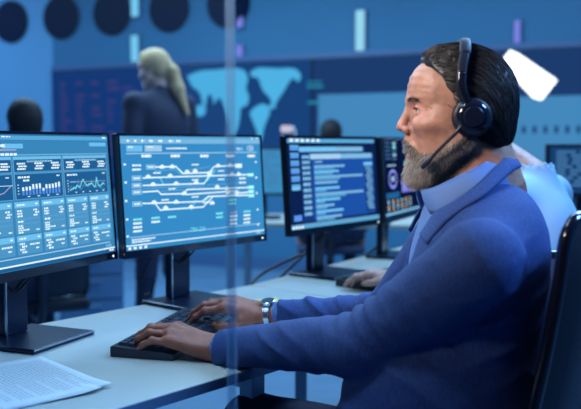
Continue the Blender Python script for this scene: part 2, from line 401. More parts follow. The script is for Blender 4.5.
    def dash(s, u, v, w_, h, m='g_white', lvl=3, gap=.25):       # a line of illegible words
        x = u
        while x < u+w_:
            k = min(random.uniform(.4, 1.3)*h*1.1, u+w_-x); s.rect(x, v, x+k, v+h, m, lvl); x += k+h*gap
    def text(s, u, v, body, size, m='g_white', lvl=3):
        tv, tf = text_mesh(body, size); p = []
        for x, y, z in tv: p.append(s.P(u+x/(s.x1-s.x0), v-y/(s.z1-s.z0), lvl))
        s.L(m, lvl).add(p, tf)
    def done(s, names):
        for (m, lvl), mb in s.layers.items():
            o = put(names.get(m, 'screen_graphics'), mb.mesh('screen_graphics'), m, s.scr); o['kind'] = 'stuff'
GN = {}
# monitor 1: dashboard
m1 = Mon((-.453-.545*math.cos(math.radians(66.5)), 2.083-.545*math.sin(math.radians(66.5))), 66.5, 'monitor showing a dashboard of bar and line charts, beside the track-plan monitor', 'scr_m1'); m1.shift = .048
m1.rect(0, 0, 1, .03, 'g_panel'); m1.rect(0, .03, 1, .085, 'g_bar'); m1.dash(.3, .05, .05, .018); m1.rect(.96, .048, .985, .07, 'g_white', 3)
m1.rect(.86, .105, .985, .135, 'g_title', 2); m1.rect(.30, .115, .42, .15, 'g_title', 2); m1.dash(.22, .12, .1, .02); m1.dash(.22, .155, .16, .012, 'g_pink'); m1.dash(.24, .185, .14, .018)
m1.rect(.02, .195, .99, .203, 'g_mid', 2)
for (a, b) in ((.04, .345), (.355, .655), (.665, .98)):
    m1.rect(a, .215, b, .53, 'g_mid', 1); m1.rect(a+.003, .235, b-.003, .527, 'g_panel', 2)
    m1.rect(a+.003, .325, b-.003, .345, 'g_card', 3); m1.dash(a+.08, .243, .16, .012, 'g_pale', 4)
    m1.rect(a, .212, b, .232, 'g_title', 3)
    for k in range(3):
        x = a+.02+k*(b-a-.09)/2
        for r in range(3): m1.dash(x+(.008 if r == 1 else 0), .258+r*.02, .05, .013, 'g_white', 4, .15)
    m1.dash(a+.02, .36, .07, .014, 'g_white', 4); m1.dash(b-.04, .36, .02, .01, 'g_white', 4)
a, b = .355, .655
m1.dash(a+.05, .385, .04, .014, 'g_white', 4)
for r in range(4): m1.rect(a+.015, .42+r*.022, a+.022, .427+r*.022, 'g_white', 4); m1.rect(a+.03, .423+r*.022, b-.02, .4245+r*.022, 'g_dim', 3)
hh = [.06, .063, .064, .079, .08, .082, .045, .072, .072, .074, .08, .085]
for k, h in enumerate(hh):
    x = a+.04+k*.0205; m1.rect(x, .502-h, x+.012, .502, 'g_blue', 4); m1.rect(x, .502-h, x+.012, .502-h*.55, 'g_white', 5)
for k in range(4): m1.rect(a+.07+k*.06, .51, a+.085+k*.06, .516, 'g_white', 4)
a, b = .665, .98
for r in range(5): m1.rect(a+.02, .41+r*.022, a+.026, .417+r*.022, 'g_white', 4); m1.rect(a+.035, .413+r*.022, b-.02, .4145+r*.022, 'g_dim', 3)
m1.line([(a+.035, .425), (b-.02, .432)], .004, 'g_pink', 4); m1.rect(a+.04, .42, a+.075, .43, 'g_title', 5)
yy = [.49, .485, .482, .47, .478, .455, .462, .475, .45, .42, .41, .44, .455, .462, .45, .455, .44, .46, .478, .47, .40, .455, .475, .47, .462, .448, .462]
m1.line([(a+.035+i*.0097, y) for i, y in enumerate(yy)], .009, 'g_cyan', 5)
m1.line([(a+.035+i*.0097, y+.012) for i, y in enumerate(yy[::-1])], .003, 'g_mid', 4)
for k in range(5): m1.rect(a+.07+k*.05, .508, a+.082+k*.05, .514, 'g_white', 4)
a, b = .04, .345
m1.line([(.08, .44), (.15, .46), (.2, .43), (.25, .49), (.29, .475), (.33, .43)], .007, 'g_pink', 5); m1.line([(.08, .42), (.34, .425)], .004, 'g_white', 4)
for c in range(6):
    x = .018+c*.163; e = x+.148
    m1.rect(x, .545, e, .585, 'g_title', 2); m1.rect(x, .585, e, .765, 'g_card', 2); m1.rect(x, .775, e, .815, 'g_title', 2); m1.rect(x, .815, e, .905, 'g_card', 2)
    m1.dash(x+.012, .56, .05, .012); m1.rect(e-.025, .56, e-.01, .57, 'g_white', 3); m1.dash(x+.012, .79, .04, .012); m1.rect(e-.025, .79, e-.01, .80, 'g_white', 3)
    for r in range(3): m1.dash(x+.012, .60+r*.018, .03, .012); m1.dash(e-.04+(r % 2)*.01, .60+r*.018, .025, .012)
    m1.rect(x+.005, .662, e-.005, .664, 'g_mid', 3); m1.dash(x+.012, .673, .035, .013); m1.rect(x+.005, .695, e-.005, .697, 'g_mid', 3)
    for r in range(4): m1.dash(x+.012, .703+r*.015, .03+.035*(r == 2), .011)
    m1.dash(e-.03, .74, .02, .01); m1.dash(e-.075, .835, .06, .012); m1.dash(e-.04, .865, .02, .011)
    for r in range(4): m1.dash(x+.012+(r % 2)*.012, .825+r*.019, .03, .013)
m1.rect(0, .918, .965, .926, 'g_pale', 2); m1.dash(.93, .938, .045, .02, 'g_mid'); m1.rect(0, .965, 1, .976, 'g_white', 2); m1.rect(0, .976, 1, 1, 'g_panel', 1); m1.dash(.955, .98, .035, .014)
m1.done(GN)
# monitor 2: railway track plan
m2 = Mon((-.4296, 2.066), 50.4, 'monitor showing a railway track plan, beside the chart dashboard monitor', 'scr_m2')
m2.rect(0, 0, 1, .02, 'g_bar', 1); m2.rect(0, .02, 1, .065, 'g_mid', 1)
for k, x in enumerate((.04, .085, .13, .18, .24, .31, .36)): m2.dash(x, .03, .02 if k < 3 else .03, .02)
m2.rect(.035, .08, .135, .135, 'g_title', 2); m2.rect(.15, .08, .26, .135, 'g_pale', 2); m2.dash(.045, .088, .03, .014); m2.dash(.165, .088, .04, .014); m2.dash(.29, .1, .14, .016)
m2.rect(.03, .147, .97, .157, 'g_pale', 2); m2.rect(.97, .005, .985, .015, 'g_white', 3); m2.rect(.93, .005, .945, .015, 'g_white', 3)
m2.text(.885, .135, '125', .021, 'g_white'); m2.dash(.80, .102, .055, .028, 'g_pale')
for x in (146, 175, 204, 230, 251): u, v = m2.uv(x, 156); m2.dash(u-.03, v-.013, .062, .026, 'g_white', 3, .1)
for (x, y) in ((124.5, 164.5), (125.5, 182.5), (126, 201), (127, 219.5), (127.5, 236.5), (255.5, 162), (256, 177.5), (256.5, 193), (257.5, 209.5), (258, 224.5)): u, v = m2.uv(x, y); m2.rect(u-.007, v-.009, u+.007, v+.009, 'g_white', 3)
wt = .0135
T_ = [[(155,167),(176,166.7),(183,173.5),(209,172.5),(214,166.5),(236,165.5)], [(143,178),(158,177.4),(250,174.6)], [(143,185.5),(204,183.5),(212,171)], [(143,192),(158,191),(161,194.3),(184,193.6),(187,189.5),(250,187.5)],
      [(186,194.5),(236,191),(240,193),(250,192)], [(143,203.5),(202,201.5),(208,196.5),(250,195)], [(155,203.5),(160,210),(203,207),(212,197.5)]]
for L_ in T_: m2.pline(L_, wt, 'g_white', 3)
for L_ in ([(160,178),(163.5,184.5)], [(176,167),(182,174)], [(215,170),(207,181)], [(191,210),(196,200)], [(231,195),(237,190)], [(205,201),(210,196)]): m2.pline(L_, .009, 'g_cyan', 2)
for L_ in ([(155,170.5),(176,170),(181,176)], [(189,170),(210,166.5)], [(143,188.5),(204,186)], [(207,185),(238,183)], [(161,191),(204,189)]): m2.pline(L_, .005, 'g_mid', 2)
for (x, y) in ((162,167.5),(172,167.2),(187,172.5),(195,171.5),(148,177.4),(170,176.5),(176,184.2),(153,185),(196,183.2),(232,175),(238.5,174.8),(217,187.5),(184,194),(227,189),(154,203),(176,202.5),(165.5,208.5),(191,207.5),(236,194.5),(228,193),(218,166.3),(230,165.8),(212,203.5),(209,174)):
    u, v = m2.uv(x, y); m2.rect(u-.017, v-.016, u+.017, v+.010, 'g_white', 4); m2.rect(u-.008, v-.026, u+.008, v-.01, 'g_white', 4)
for (x, y) in ((150.5,167),(136.5,178.2),(136.5,185.5),(136.8,192.2),(137,204)):
    u, v = m2.uv(x, y); m2.rect(u-.03, v-.022, u+.03, v+.022, 'g_pale', 3); m2.rect(u-.026, v-.016, u+.026, v+.016, 'g_bar', 4); m2.dash(u-.02, v-.008, .04, .016, 'g_white', 5, .1)
for (x, y) in ((250.5,174.8),(250.8,187.2),(250.8,191.5),(251,195.6)): u, v = m2.uv(x, y); m2.rect(u-.025, v-.018, u+.025, v+.018, 'g_cyan', 4); m2.dash(u-.017, v-.007, .034, .014, 'g_white', 5, .1)
for (x, y) in ((238,165.8),): u, v = m2.uv(x, y); m2.rect(u-.03, v-.02, u+.03, v+.02, 'g_white', 4)
for (x, y, n) in ((136,165.5,2),(242,178.5,2)):
    for k in range(n): u, v = m2.uv(x, y+k*4.2); m2.dash(u-.025, v-.01, .055, .018, 'g_white', 4, .15)
for (x, y) in ((157,173),(195,164.8),(195,180),(221,171),(172,189),(221,179.5),(165,200),(195,197),(206,202.5)): u, v = m2.uv(x, y); m2.dash(u-.025, v-.008, .05, .014, 'g_white', 4, .1)
for (x, y, ms) in ((137,219.5,'cwww'),(155,218,'cw'),(171.5,217,'c'),(219,213.5,'cc'),(233,212.5,'pwww'),(246.5,211.5,'cwww'),(232,200,'cc')):
    for k, ch in enumerate(ms): u, v = m2.uv(x, y+k*(4.2-.002*x)); m2.dash(u-.025, v-.01, .055, .019, {'c': 'g_cyan', 'w': 'g_white', 'p': 'g_pink'}[ch], 4, .1)
u, v = m2.uv(190.5, 232); m2.text(u, v, 'TRS-224', .0165, 'g_cyan')
m2.rect(.025, .885, .97, .893, 'g_pale', 2); m2.dash(.035, .905, .15, .014); m2.dash(.035, .925, .12, .014); m2.rect(0, .955, 1, .966, 'g_white', 2)
for k in range(4): m2.rect(.012+k*.033, .973, .03+k*.033, .996, 'g_white', 3)
m2.rect(.93, .975, .97, .99, 'g_pale', 3)
m2.done(GN)
# monitor 3: code windows
m3 = Mon((-.010, 2.57), 52.6, 'monitor showing overlapping windows of code text, beside the gauge monitor', 'scr_m3'); m3.shift = .048
m3.rect(0, 0, 1, .035, 'scr_m4', 1); m3.rect(.02, .01, .06, .03, 'g_orange', 2); m3.dash(.07, .012, .1, .014, 'g_pale'); m3.rect(.0, .042, .98, .10, 'g_bar', 1)
for k in range(6): m3.rect(.03+k*.055, .055, .06+k*.055, .088, 'g_white', 2)
for k in range(6): m3.rect(.025, .125+k*.085, .11, .185+k*.085, 'g_blue' if k != 5 else 'g_title', 2); m3.rect(.025, .125+k*.085, .11, .15+k*.085, 'g_bar', 3)
m3.rect(.03, .86, .11, .92, 'g_blue', 2); m3.rect(.125, .15, .86, .94, 'g_win2', 1); m3.rect(.115, .145, .83, .20, 'g_title', 2); m3.rect(.5, .145, .83, .2, 'g_mid', 3)
m3.rect(.235, .235, .95, .92, 'g_win', 4); m3.rect(.225, .225, .94, .285, 'g_pale', 5); m3.rect(.56, .225, .94, .285, 'g_mid', 6)
for r in range(11): m3.dash(.14, .24+r*.06, .08, .035, 'g_mid', 3, .1)
y = .305
for k, (w1, w2) in enumerate(((.08, 0), (.34, .22), (.27, .2), (.55, .28), (.25, 0), (.27, .12), (.55, .34), (.27, .1), (.2, .12), (.3, .1), (.28, .2))):
    if k == 0: m3.dash(.27, y, .08, .022, 'g_mid', 6); y += .05; continue
    m3.rect(.26, y, .26+w1, y+.026, 'g_title' if k in (2, 5, 7, 9) else 'g_mid', 6)
    if w2: m3.rect(.26, y+.03, .26+w2, y+.048, 'g_bar', 6)
    y += .06
m3.rect(.83, .335, .94, .375, 'g_title', 6); m3.rect(.84, .38, .93, .90, 'g_win2', 6)
for r in range(15): m3.dash(.85+.01*(r % 3), .39+r*.033, .07, .02, 'g_mid', 7, .2)
m3.rect(0, .955, 1, .965, 'g_mid', 2); m3.rect(0, .968, 1, 1, 'g_bar', 2)
for k in range(4): m3.rect(.01+k*.03, .97, .03+k*.03, .995, 'g_white', 3)
m3.done(GN)
# monitor 4: gauges, half hidden behind the man
m4 = Mon((.340, 3.00), 66, 'dark monitor with ring gauge and small figures behind the bearded man', 'scr_m4', tilt=3); m4.shift = .048
m4.rect(0, .0, 1, .03, 'g_panel', 1); m4.rect(.02, .01, .08, .028, 'g_orange', 2); m4.dash(.1, .012, .5, .014, 'g_pale')
for k in range(5): m4.dash(.04, .09+k*.05, .14, .018, 'g_dim', 2); m4.rect(.22, .09+k*.05, .3, .12+k*.05, ['g_pale', 'g_cyan', 'g_dim', 'g_pale', 'g_dim'][k], 2)
m4.rect(.5, .1, .85, .16, 'g_blue', 2); m4.dash(.5, .2, .3, .03, 'g_pale'); m4.dash(.55, .27, .25, .03, 'g_green'); m4.rect(.5, .34, .62, .4, 'g_green', 2)
m4.dash(.08, .38, .2, .02, 'g_pale')
for k in range(20):
    a = 2*math.pi*k/20; b = 2*math.pi*(k+1)/20
    m4.line([(.2+.09*math.cos(a), .56+.10*math.sin(a)), (.2+.09*math.cos(b), .56+.10*math.sin(b))], .035, 'g_violet', 3)
m4.rect(.17, .53, .23, .59, 'g_pale', 3); m4.dash(.5, .46, .3, .03, 'g_pale')
for k in range(7): m4.rect(.42+k*.075, .60-.02*(k % 3), .48+k*.075, .74, 'g_violet', 3)
m4.rect(.03, .72, .35, .79, 'g_panel', 2)
for r in range(4):
    for k in range(6): m4.rect(.05+k*.11+.01*(r % 2), .81+r*.033, .10+k*.11, .832+r*.033, ['g_pale', 'g_orange', 'g_mid'][(k+r*2) % 3], 3)
m4.rect(0, .955, 1, .985, 'g_mid', 2)
m4.done(GN)
# cables hanging from the stands (each belongs to its monitor)
def cable(mon, pts, r=.003):
    return MB().tube(pts, r, 8).build('cable', 'cable', mon.t, smooth=True)
for m_ in (m1, m2, m3, m4):
    cable(m_, [(.06, .06, .19), (.05, .065, .15), (.01, .066, .118), (-.01, .068, .112), (-.03, .08, .13), (-.05, .12, .16)])
cable(m2, [(-.05, .12, .16), (-.075, .14, .10), (-.085, .15, .05), (-.07, .16, .018), (-.04, .16, .02), (-.03, .15, .06)])
for lab, pts in (('black cable drooping between the two middle monitors behind the desk', [U(300, 255, 3.0), U(276, 266, 2.95), U(258, 277, 2.9), U(249, 290, 2.85), U(240, 320, 2.85), U(225, 345, 2.85)]),
                 ('black cable drooping behind the code monitor stand', [U(306, 253, 3.05), U(292, 266, 3.03), U(276, 282, 3.0), U(262, 300, 3.0), U(255, 340, 3.0)]),
                 ('black cable between the code monitor and the gauge monitor', [U(378, 246, 3.36), U(366, 255, 3.38), U(345, 268, 3.38), U(335, 285, 3.38)])):
    tag(MB().tube(pts, .006, 8).build('power_cable', 'cable', smooth=True), lab, 'cable')

# ------------------------------------------------------------------ keyboards, mouse, paper
def keycap(w_):
    mb = MB(); a, b = w_/2, .0085; c = .0065
    lo = [(-a, -b, 0), (a, -b, 0), (a, b, 0), (-a, b, 0)]; hi = [(-a+.0015, -b+.0015, c), (a-.0015, -b+.0015, c), (a-.0015, b-.0010, c), (-a+.0015, b-.001, c)]
    mb.add(lo+hi, [(0, 1, 5, 4), (1, 2, 6, 5), (2, 3, 7, 6), (3, 0, 4, 7), (4, 5, 6, 7)]); me = mb.mesh('key'); me.materials.append(MATS['key']); return me
KM = {}
def keyboard(c, ang, label, individual=True):
    t = thing('keyboard', label, 'keyboard', c, ang)
    # local x along the keys, +y away from the typist
    b = MB(); L_, Dp = .425, .142
    pr = [(-Dp/2, 0), (-Dp/2, .012), (-Dp/2+.006, .0145), (Dp/2-.004, .0235), (Dp/2, .021), (Dp/2, 0)]
    v = [(x, y, z) for x in (-L_/2, L_/2) for y, z in pr]; n = len(pr)
    b.add(v, [tuple(range(n)), tuple(range(n, 2*n))[::-1]]+[(i, n+i, n+(i+1) % n, (i+1) % n) for i in range(n)])
    b.build('body', 'key_body', t, .0015)
    rows = [[1, 1, 1, 1, 1, .5, 1, 1, 1, 1, .5, 1, 1, 1], [1]*13+[2], [1.5]+[1]*12+[1.5], [1.75]+[1]*11+[2.25], [2.25]+[1]*10+[2.75], [1.25]*3+[6.25]+[1.25]*4]
    ug = .0188; sl = (.0235-.0145)/(Dp-.01); allk = MB()
    ks = []
    for r, row in enumerate(rows):
        y = Dp/2-.022-r*.0195; x = -L_/2+.012
        for wd in row:
            ks.append((x+wd*ug/2, y, wd)); x += wd*ug
        if r < 3 or r == 5:
            for k in range(3): ks.append((x+.006+(k+.5)*ug, y, 1))
        elif r == 4: ks.append((x+.006+1.5*ug, y, 1))
        for k in range(4 if r else 3): ks.append((x+.006+3*ug+.006+(k+.5)*ug, y, 1)) if x+.006+3*ug+.006+(k+1)*ug < L_/2-.003 else None
    for x, y, wd in ks:
        z = .0145+sl*(y+Dp/2-.006)
        if individual:
            me = KM.setdefault(wd, keycap(wd*ug-.0016)); k = put('key', me, None, t); k.location = (x, y, z); k.rotation_euler = (math.atan(sl), 0, 0)
        else: allk.box((x-wd*ug/2+.001, y-.008, z), (x+wd*ug/2-.001, y+.008, z+.006))
    if not individual: o = allk.build('keys', 'key', t); o['kind'] = 'stuff'
    return t
A_ = D(110, 357); kd = unit((.24, .97, 0)); kn = np.array([-kd[1], kd[0], 0])
kc = A_+kd*.2125-kn*.071; KZ = DZ
keyboard((kc[0], kc[1], DZ+.0005), math.atan2(kd[1], kd[0]), 'black keyboard under the headset man\'s left hand')
keyboard((.334, 2.685, DZ+.0005), math.radians(49.5), 'small black keyboard under the pale-sleeved hand beside the code monitor stand', False)

# ------------------------------------------------------------------ smooth bodies: distance fields turned into one mesh
def rc(a, b, ra, rb=None, k=.01, cut=None, op='+', sq=None):       # round cone; cut='b' ends it flat; sq=(axis, factor) widens it
    return dict(t='rc', a=np.asarray(a, float), b=np.asarray(b, float), ra=ra, rb=ra if rb is None else rb, k=k, cut=cut, op=op, sq=sq)
def el(c, r, R=None, k=.01, op='+'):
    return dict(t='el', c=np.asarray(c, float), r=np.asarray(r, float), R=np.eye(3) if R is None else np.asarray(R, float), k=k, op=op)
def half(p, n, k=.004, op='&'): return dict(t='hp', c=np.asarray(p, float), n=unit(n), k=k, op=op)
def pd(q, P):
    if q['t'] == 'el':
        x = (P-q['c']) @ q['R'].T; y = x/q['r']; k0 = np.linalg.norm(y, axis=-1)+1e-9; k1 = np.linalg.norm(y/q['r'], axis=-1)+1e-9
        return k0*(k0-1)/k1
    if q['t'] == 'hp': return (P-q['c']) @ q['n']
    ab = q['b']-q['a']; pa = P-q['a']; L2 = ab @ ab+1e-12
    if q['sq']:
        ax, f = unit(q['sq'][0]), q['sq'][1]; pa = pa-((pa @ ax)*(1-f))[..., None]*ax
        ab = ab-ax*(ab @ ax)*(1-f); L2 = ab @ ab+1e-12
    tt = (pa @ ab)/L2; t = np.clip(tt, 0, 1)
    d = np.linalg.norm(pa-t[..., None]*ab, axis=-1)-(q['ra']+(q['rb']-q['ra'])*t)
    if q['cut'] == 'b': d = np.maximum(d, (tt-1)*math.sqrt(L2))
    return d
def smin(a, b, k):
    h = np.clip(.5+.5*(b-a)/k, 0, 1); return b+(a-b)*h-k*h*(1-h)
def field(prims, P, act=None):
    d = None
    for i, q in enumerate(prims):
        if act is not None and not act[i]: continue
        e = pd(q, P)
        if d is None: d = e if q['op'] == '+' else np.full(P.shape[:-1], 1.)
        elif q['op'] == '+': d = smin(d, e, q['k'])
        elif q['op'] == '-': d = -smin(-d, e, q['k'])
        else: d = -smin(-d, -e, q['k'])
    return d
def polygonize(prims, lo, hi, res, disp=None, slack=.0):
    B = 8; lo = np.asarray(lo, float); nb = np.ceil((np.asarray(hi)-lo)/(res*B)).astype(int); n = nb*B
    bi = np.stack(np.meshgrid(*[np.arange(k) for k in nb], indexing='ij'), -1).reshape(-1, 3)
    cen = lo+(bi+.5)*B*res; hd = B*res*.87
    dl = np.stack([pd(q, cen) for q in prims]); plus = np.array([q['op'] == '+' for q in prims])
    dm = field(prims, cen); base = np.min(dl[plus], 0)
    near = np.abs(dm) < hd*1.35+.008+slack
    G = np.repeat(np.repeat(np.repeat(dm.reshape(nb).astype(np.float32), B, 0), B, 1), B, 2)
    og = np.stack(np.meshgrid(*[np.arange(B)]*3, indexing='ij'), -1).reshape(-1, 3)*res
    kk = np.array([q['k'] for q in prims])
    for j in np.nonzero(near)[0]:
        P = lo+bi[j]*B*res+og
        act = np.where(plus, dl[:, j] < base[j]+2.4*hd+2*kk+.02, np.where(np.array([q['op'] == '-' for q in prims]), dl[:, j] < 2.4*hd+2*kk+.02, True))
        d = field(prims, P, act)
        if disp is not None: d = d+disp(P)
        a, b, c = bi[j]*B; G[a:a+B, b:b+B, c:c+B] = d.reshape(B, B, B)
    # surface nets
    S = G < 0; c8 = np.zeros(tuple(n-1), np.int8)
    for dx in (0, 1):
        for dy in (0, 1):
            for dz in (0, 1): c8 += S[dx:n[0]-1+dx, dy:n[1]-1+dy, dz:n[2]-1+dz]
    ac = np.argwhere((c8 > 0) & (c8 < 8)); m = n-1
    key = (ac[:, 0]*m[1]+ac[:, 1])*m[2]+ac[:, 2]
    cor = [(x, y, z) for x in (0, 1) for y in (0, 1) for z in (0, 1)]
    V = np.stack([G[ac[:, 0]+x, ac[:, 1]+y, ac[:, 2]+z] for x, y, z in cor], 1); acc = np.zeros((len(ac), 3)); cnt = np.zeros(len(ac)); C = np.array(cor, float)
    for i in range(8):
        for j in range(i+1, 8):
            if np.abs(C[i]-C[j]).sum() != 1: continue
            cr = (V[:, i] < 0) != (V[:, j] < 0); t = V[:, i]/(V[:, i]-V[:, j]+1e-12)
            p = C[i]+(C[j]-C[i])*t[:, None]; acc[cr] += p[cr]; cnt[cr] += 1
    verts = lo+(ac+acc/cnt[:, None])*res
    quads = []
    for ax in range(3):
        sl0 = [slice(1, m[k]) for k in range(3)]; sl0[ax] = slice(0, m[ax]); sl1 = list(sl0); sl1[ax] = slice(1, m[ax]+1)
        a = S[tuple(sl0)]; b = S[tuple(sl1)]; e = np.argwhere(a != b); flip = a[tuple(e.T)]
        off = np.array([1, 1, 1]); off[ax] = 0; e = e+off
        u, v = (ax+1) % 3, (ax+2) % 3; du = np.eye(3, dtype=int)[u]; dv = np.eye(3, dtype=int)[v]
        q = np.stack([e-du-dv, e-dv, e, e-du], 1); k = (q[..., 0]*m[1]+q[..., 1])*m[2]+q[..., 2]
        k[~flip] = k[~flip][:, ::-1]; quads.append(k)
    qk = np.concatenate(quads); qi = np.searchsorted(key, qk)
    return verts, qi
def npmesh(name, V, Fq, m, col=None, smooth=True):
    me = bpy.data.meshes.new(name); nv, nf = len(V), len(Fq); k = Fq.shape[1]
    me.vertices.add(nv); me.vertices.foreach_set('co', V.astype(np.float32).ravel())
    me.loops.add(nf*k); me.loops.foreach_set('vertex_index', Fq.astype(np.int32).ravel())
    me.polygons.add(nf); me.polygons.foreach_set('loop_start', np.arange(0, nf*k, k, dtype=np.int32))
    me.polygons.foreach_set('use_smooth', np.full(nf, smooth)); me.update(calc_edges=True); me.validate()
    if col is not None:
        at = me.color_attributes.new('Col', 'FLOAT_COLOR', 'POINT'); at.data.foreach_set('color', np.c_[col, np.ones(nv)].astype(np.float32).ravel())
    me.materials.append(MATS[m]); return me
def relax(V, Fq, it=2, lam=.5):
    a = np.concatenate([Fq[:, 0], Fq[:, 1], Fq[:, 2], Fq[:, 3]]); b = np.concatenate([Fq[:, 1], Fq[:, 2], Fq[:, 3], Fq[:, 0]])
    deg = np.bincount(a, minlength=len(V))+np.bincount(b, minlength=len(V))
    for _ in range(it):
        S = np.stack([np.bincount(a, V[b, i], len(V))+np.bincount(b, V[a, i], len(V)) for i in range(3)], 1)/np.maximum(deg, 1)[:, None]
        V = V+(S-V)*lam
    return V
def vnorm(V, Fq):
    n = np.cross(V[Fq[:, 2]]-V[Fq[:, 0]], V[Fq[:, 3]]-V[Fq[:, 1]]); N = np.zeros_like(V)
    for i in range(4): np.add.at(N, Fq[:, i], n)
    return N/(np.linalg.norm(N, axis=1)[:, None]+1e-12)
def sdf_obj(name, prims, lo, hi, res, m, parent, disp=None, col=None, it=2, slack=0):
    V, Q = polygonize(prims, lo, hi, res, disp, slack); V = relax(V, Q, it)
    org = np.array(parent.location) if parent else np.zeros(3)
    me = npmesh(name, V-org, Q, m, col(V) if col else None); return put(name, me, None, parent), V, Q
def strands(paths, rad, cols):         # paths (n, s, 3): thin three-sided hairs
    n, s, _ = paths.shape; T = np.gradient(paths, axis=1); T /= np.linalg.norm(T, axis=2)[..., None]+1e-12
    x = np.cross(T, np.array([.3, .5, .81])); x /= np.linalg.norm(x, axis=2)[..., None]+1e-12; y = np.cross(T, x)
    tp = np.linspace(1, .25, s)[None, :, None]; r = rad[:, None, None]*tp if np.ndim(rad) else rad*tp
    V = np.stack([paths+r*(x*math.cos(a)+y*math.sin(a)) for a in (0, 2.094, 4.189)], 2).reshape(-1, 3)
    i = np.arange(n)[:, None, None]*s*3; j = np.arange(s-1)[None, :, None]*3; k = np.arange(3)[None, None, :]
    a = i+j+k; b = i+j+(k+1) % 3; Q = np.stack([a, b, b+3, a+3], -1).reshape(-1, 4)
    return V, Q, np.repeat(cols, s*3, axis=0)
NZC = {}
def nz(P, sc, seed=0):                 # cheap smooth pseudo noise
    if (sc, seed) not in NZC:
        r = np.random.default_rng(seed); NZC[sc, seed] = (r.normal(size=(3, 5))*sc, r.uniform(0, 6.28, 5))
    K, ph = NZC[sc, seed]; return np.sin(P @ K+ph).mean(-1)

def hand(wrist, Fd, Nd, Td, curls, thumb, s=1.0, spread=1.0):
    # local frame: forward, thumb side, back of the hand; millimetres
    Fd = unit(Fd); Nd = unit(Nd-Fd*np.dot(Nd, Fd)); Td = unit(Td-Fd*np.dot(Td, Fd)-Nd*np.dot(Td, Nd))
    L = lambda f, t, n: np.asarray(wrist)+(Fd*f+Td*t+Nd*n)*s/1000
    mcp = [(90, 27*spread, 3), (93, 8*spread, 6), (88, -11*spread, 4), (80, -29*spread, -1)]
    ln = [(43, 26, 19), (47, 30, 20), (43, 28, 20), (34, 21, 18)]; rad = [(9.6, 8.4, 7.2), (9.8, 8.6, 7.4), (9.2, 8.0, 6.9), (8.2, 7.0, 6.2)]
    out = [rc(L(-30, 9, 0), L(8, 9, 0), .0205*s, .0195*s, .012), rc(L(-30, -9, 0), L(8, -9, 0), .0205*s, .0185*s, .012)]
    for i, m in enumerate(mcp):
        out.append(rc(L(8, m[1]*.62, 0), L(*m), .0165*s, .0115*s, .011)); out.append(el(L(m[0]-2, m[1], m[2]+3), np.array([.011, .0095, .009])*s, np.stack([Fd, Td, Nd]), .007))
        out.append(rc(L(m[0]-25, m[1], m[2]+7.5), L(m[0]-4, m[1], m[2]+9), .0025*s, .0035*s, .006))
    out.append(rc(L(15, 0, -8), L(70, 0, -10), .017*s, .016*s, .014))
    out.append(rc(L(12, 18, -8), L(48, 36, -12), .017*s, .014*s, .012))
    tips = []
    for i, (m, l, r) in enumerate(zip(mcp, ln, rad)):
        p = np.array(m, float); a = 0; yaw = (0.10, .03, -.05, -.14)[i]*spread
        for j in range(3):
            a += math.radians(curls[i][j]); q = p+l[j]*np.array([math.cos(a)*math.cos(yaw), math.cos(a)*math.sin(yaw), -math.sin(a)])
            r0 = r[j]; r1 = r[min(j+1, 2)] if j < 2 else r[2]*.86
            out.append(rc(L(*p), L(*q), r0*s/1000, r1*s/1000, .0035 if j else .006))
            if j: out.append(el(L(*(p+np.array([0, 0, 1.5]))), np.array([r0*1.03]*3)*s/1000, None, .004))
            p = q
        tips.append(L(*p))
    pts = [L(*t) for t in thumb]; tr = [.0135, .0108, .0098, .0078]
    for j in range(3): out.append(rc(pts[j], pts[j+1], tr[j]*s, tr[j+1]*s, .006))
    return out, tips

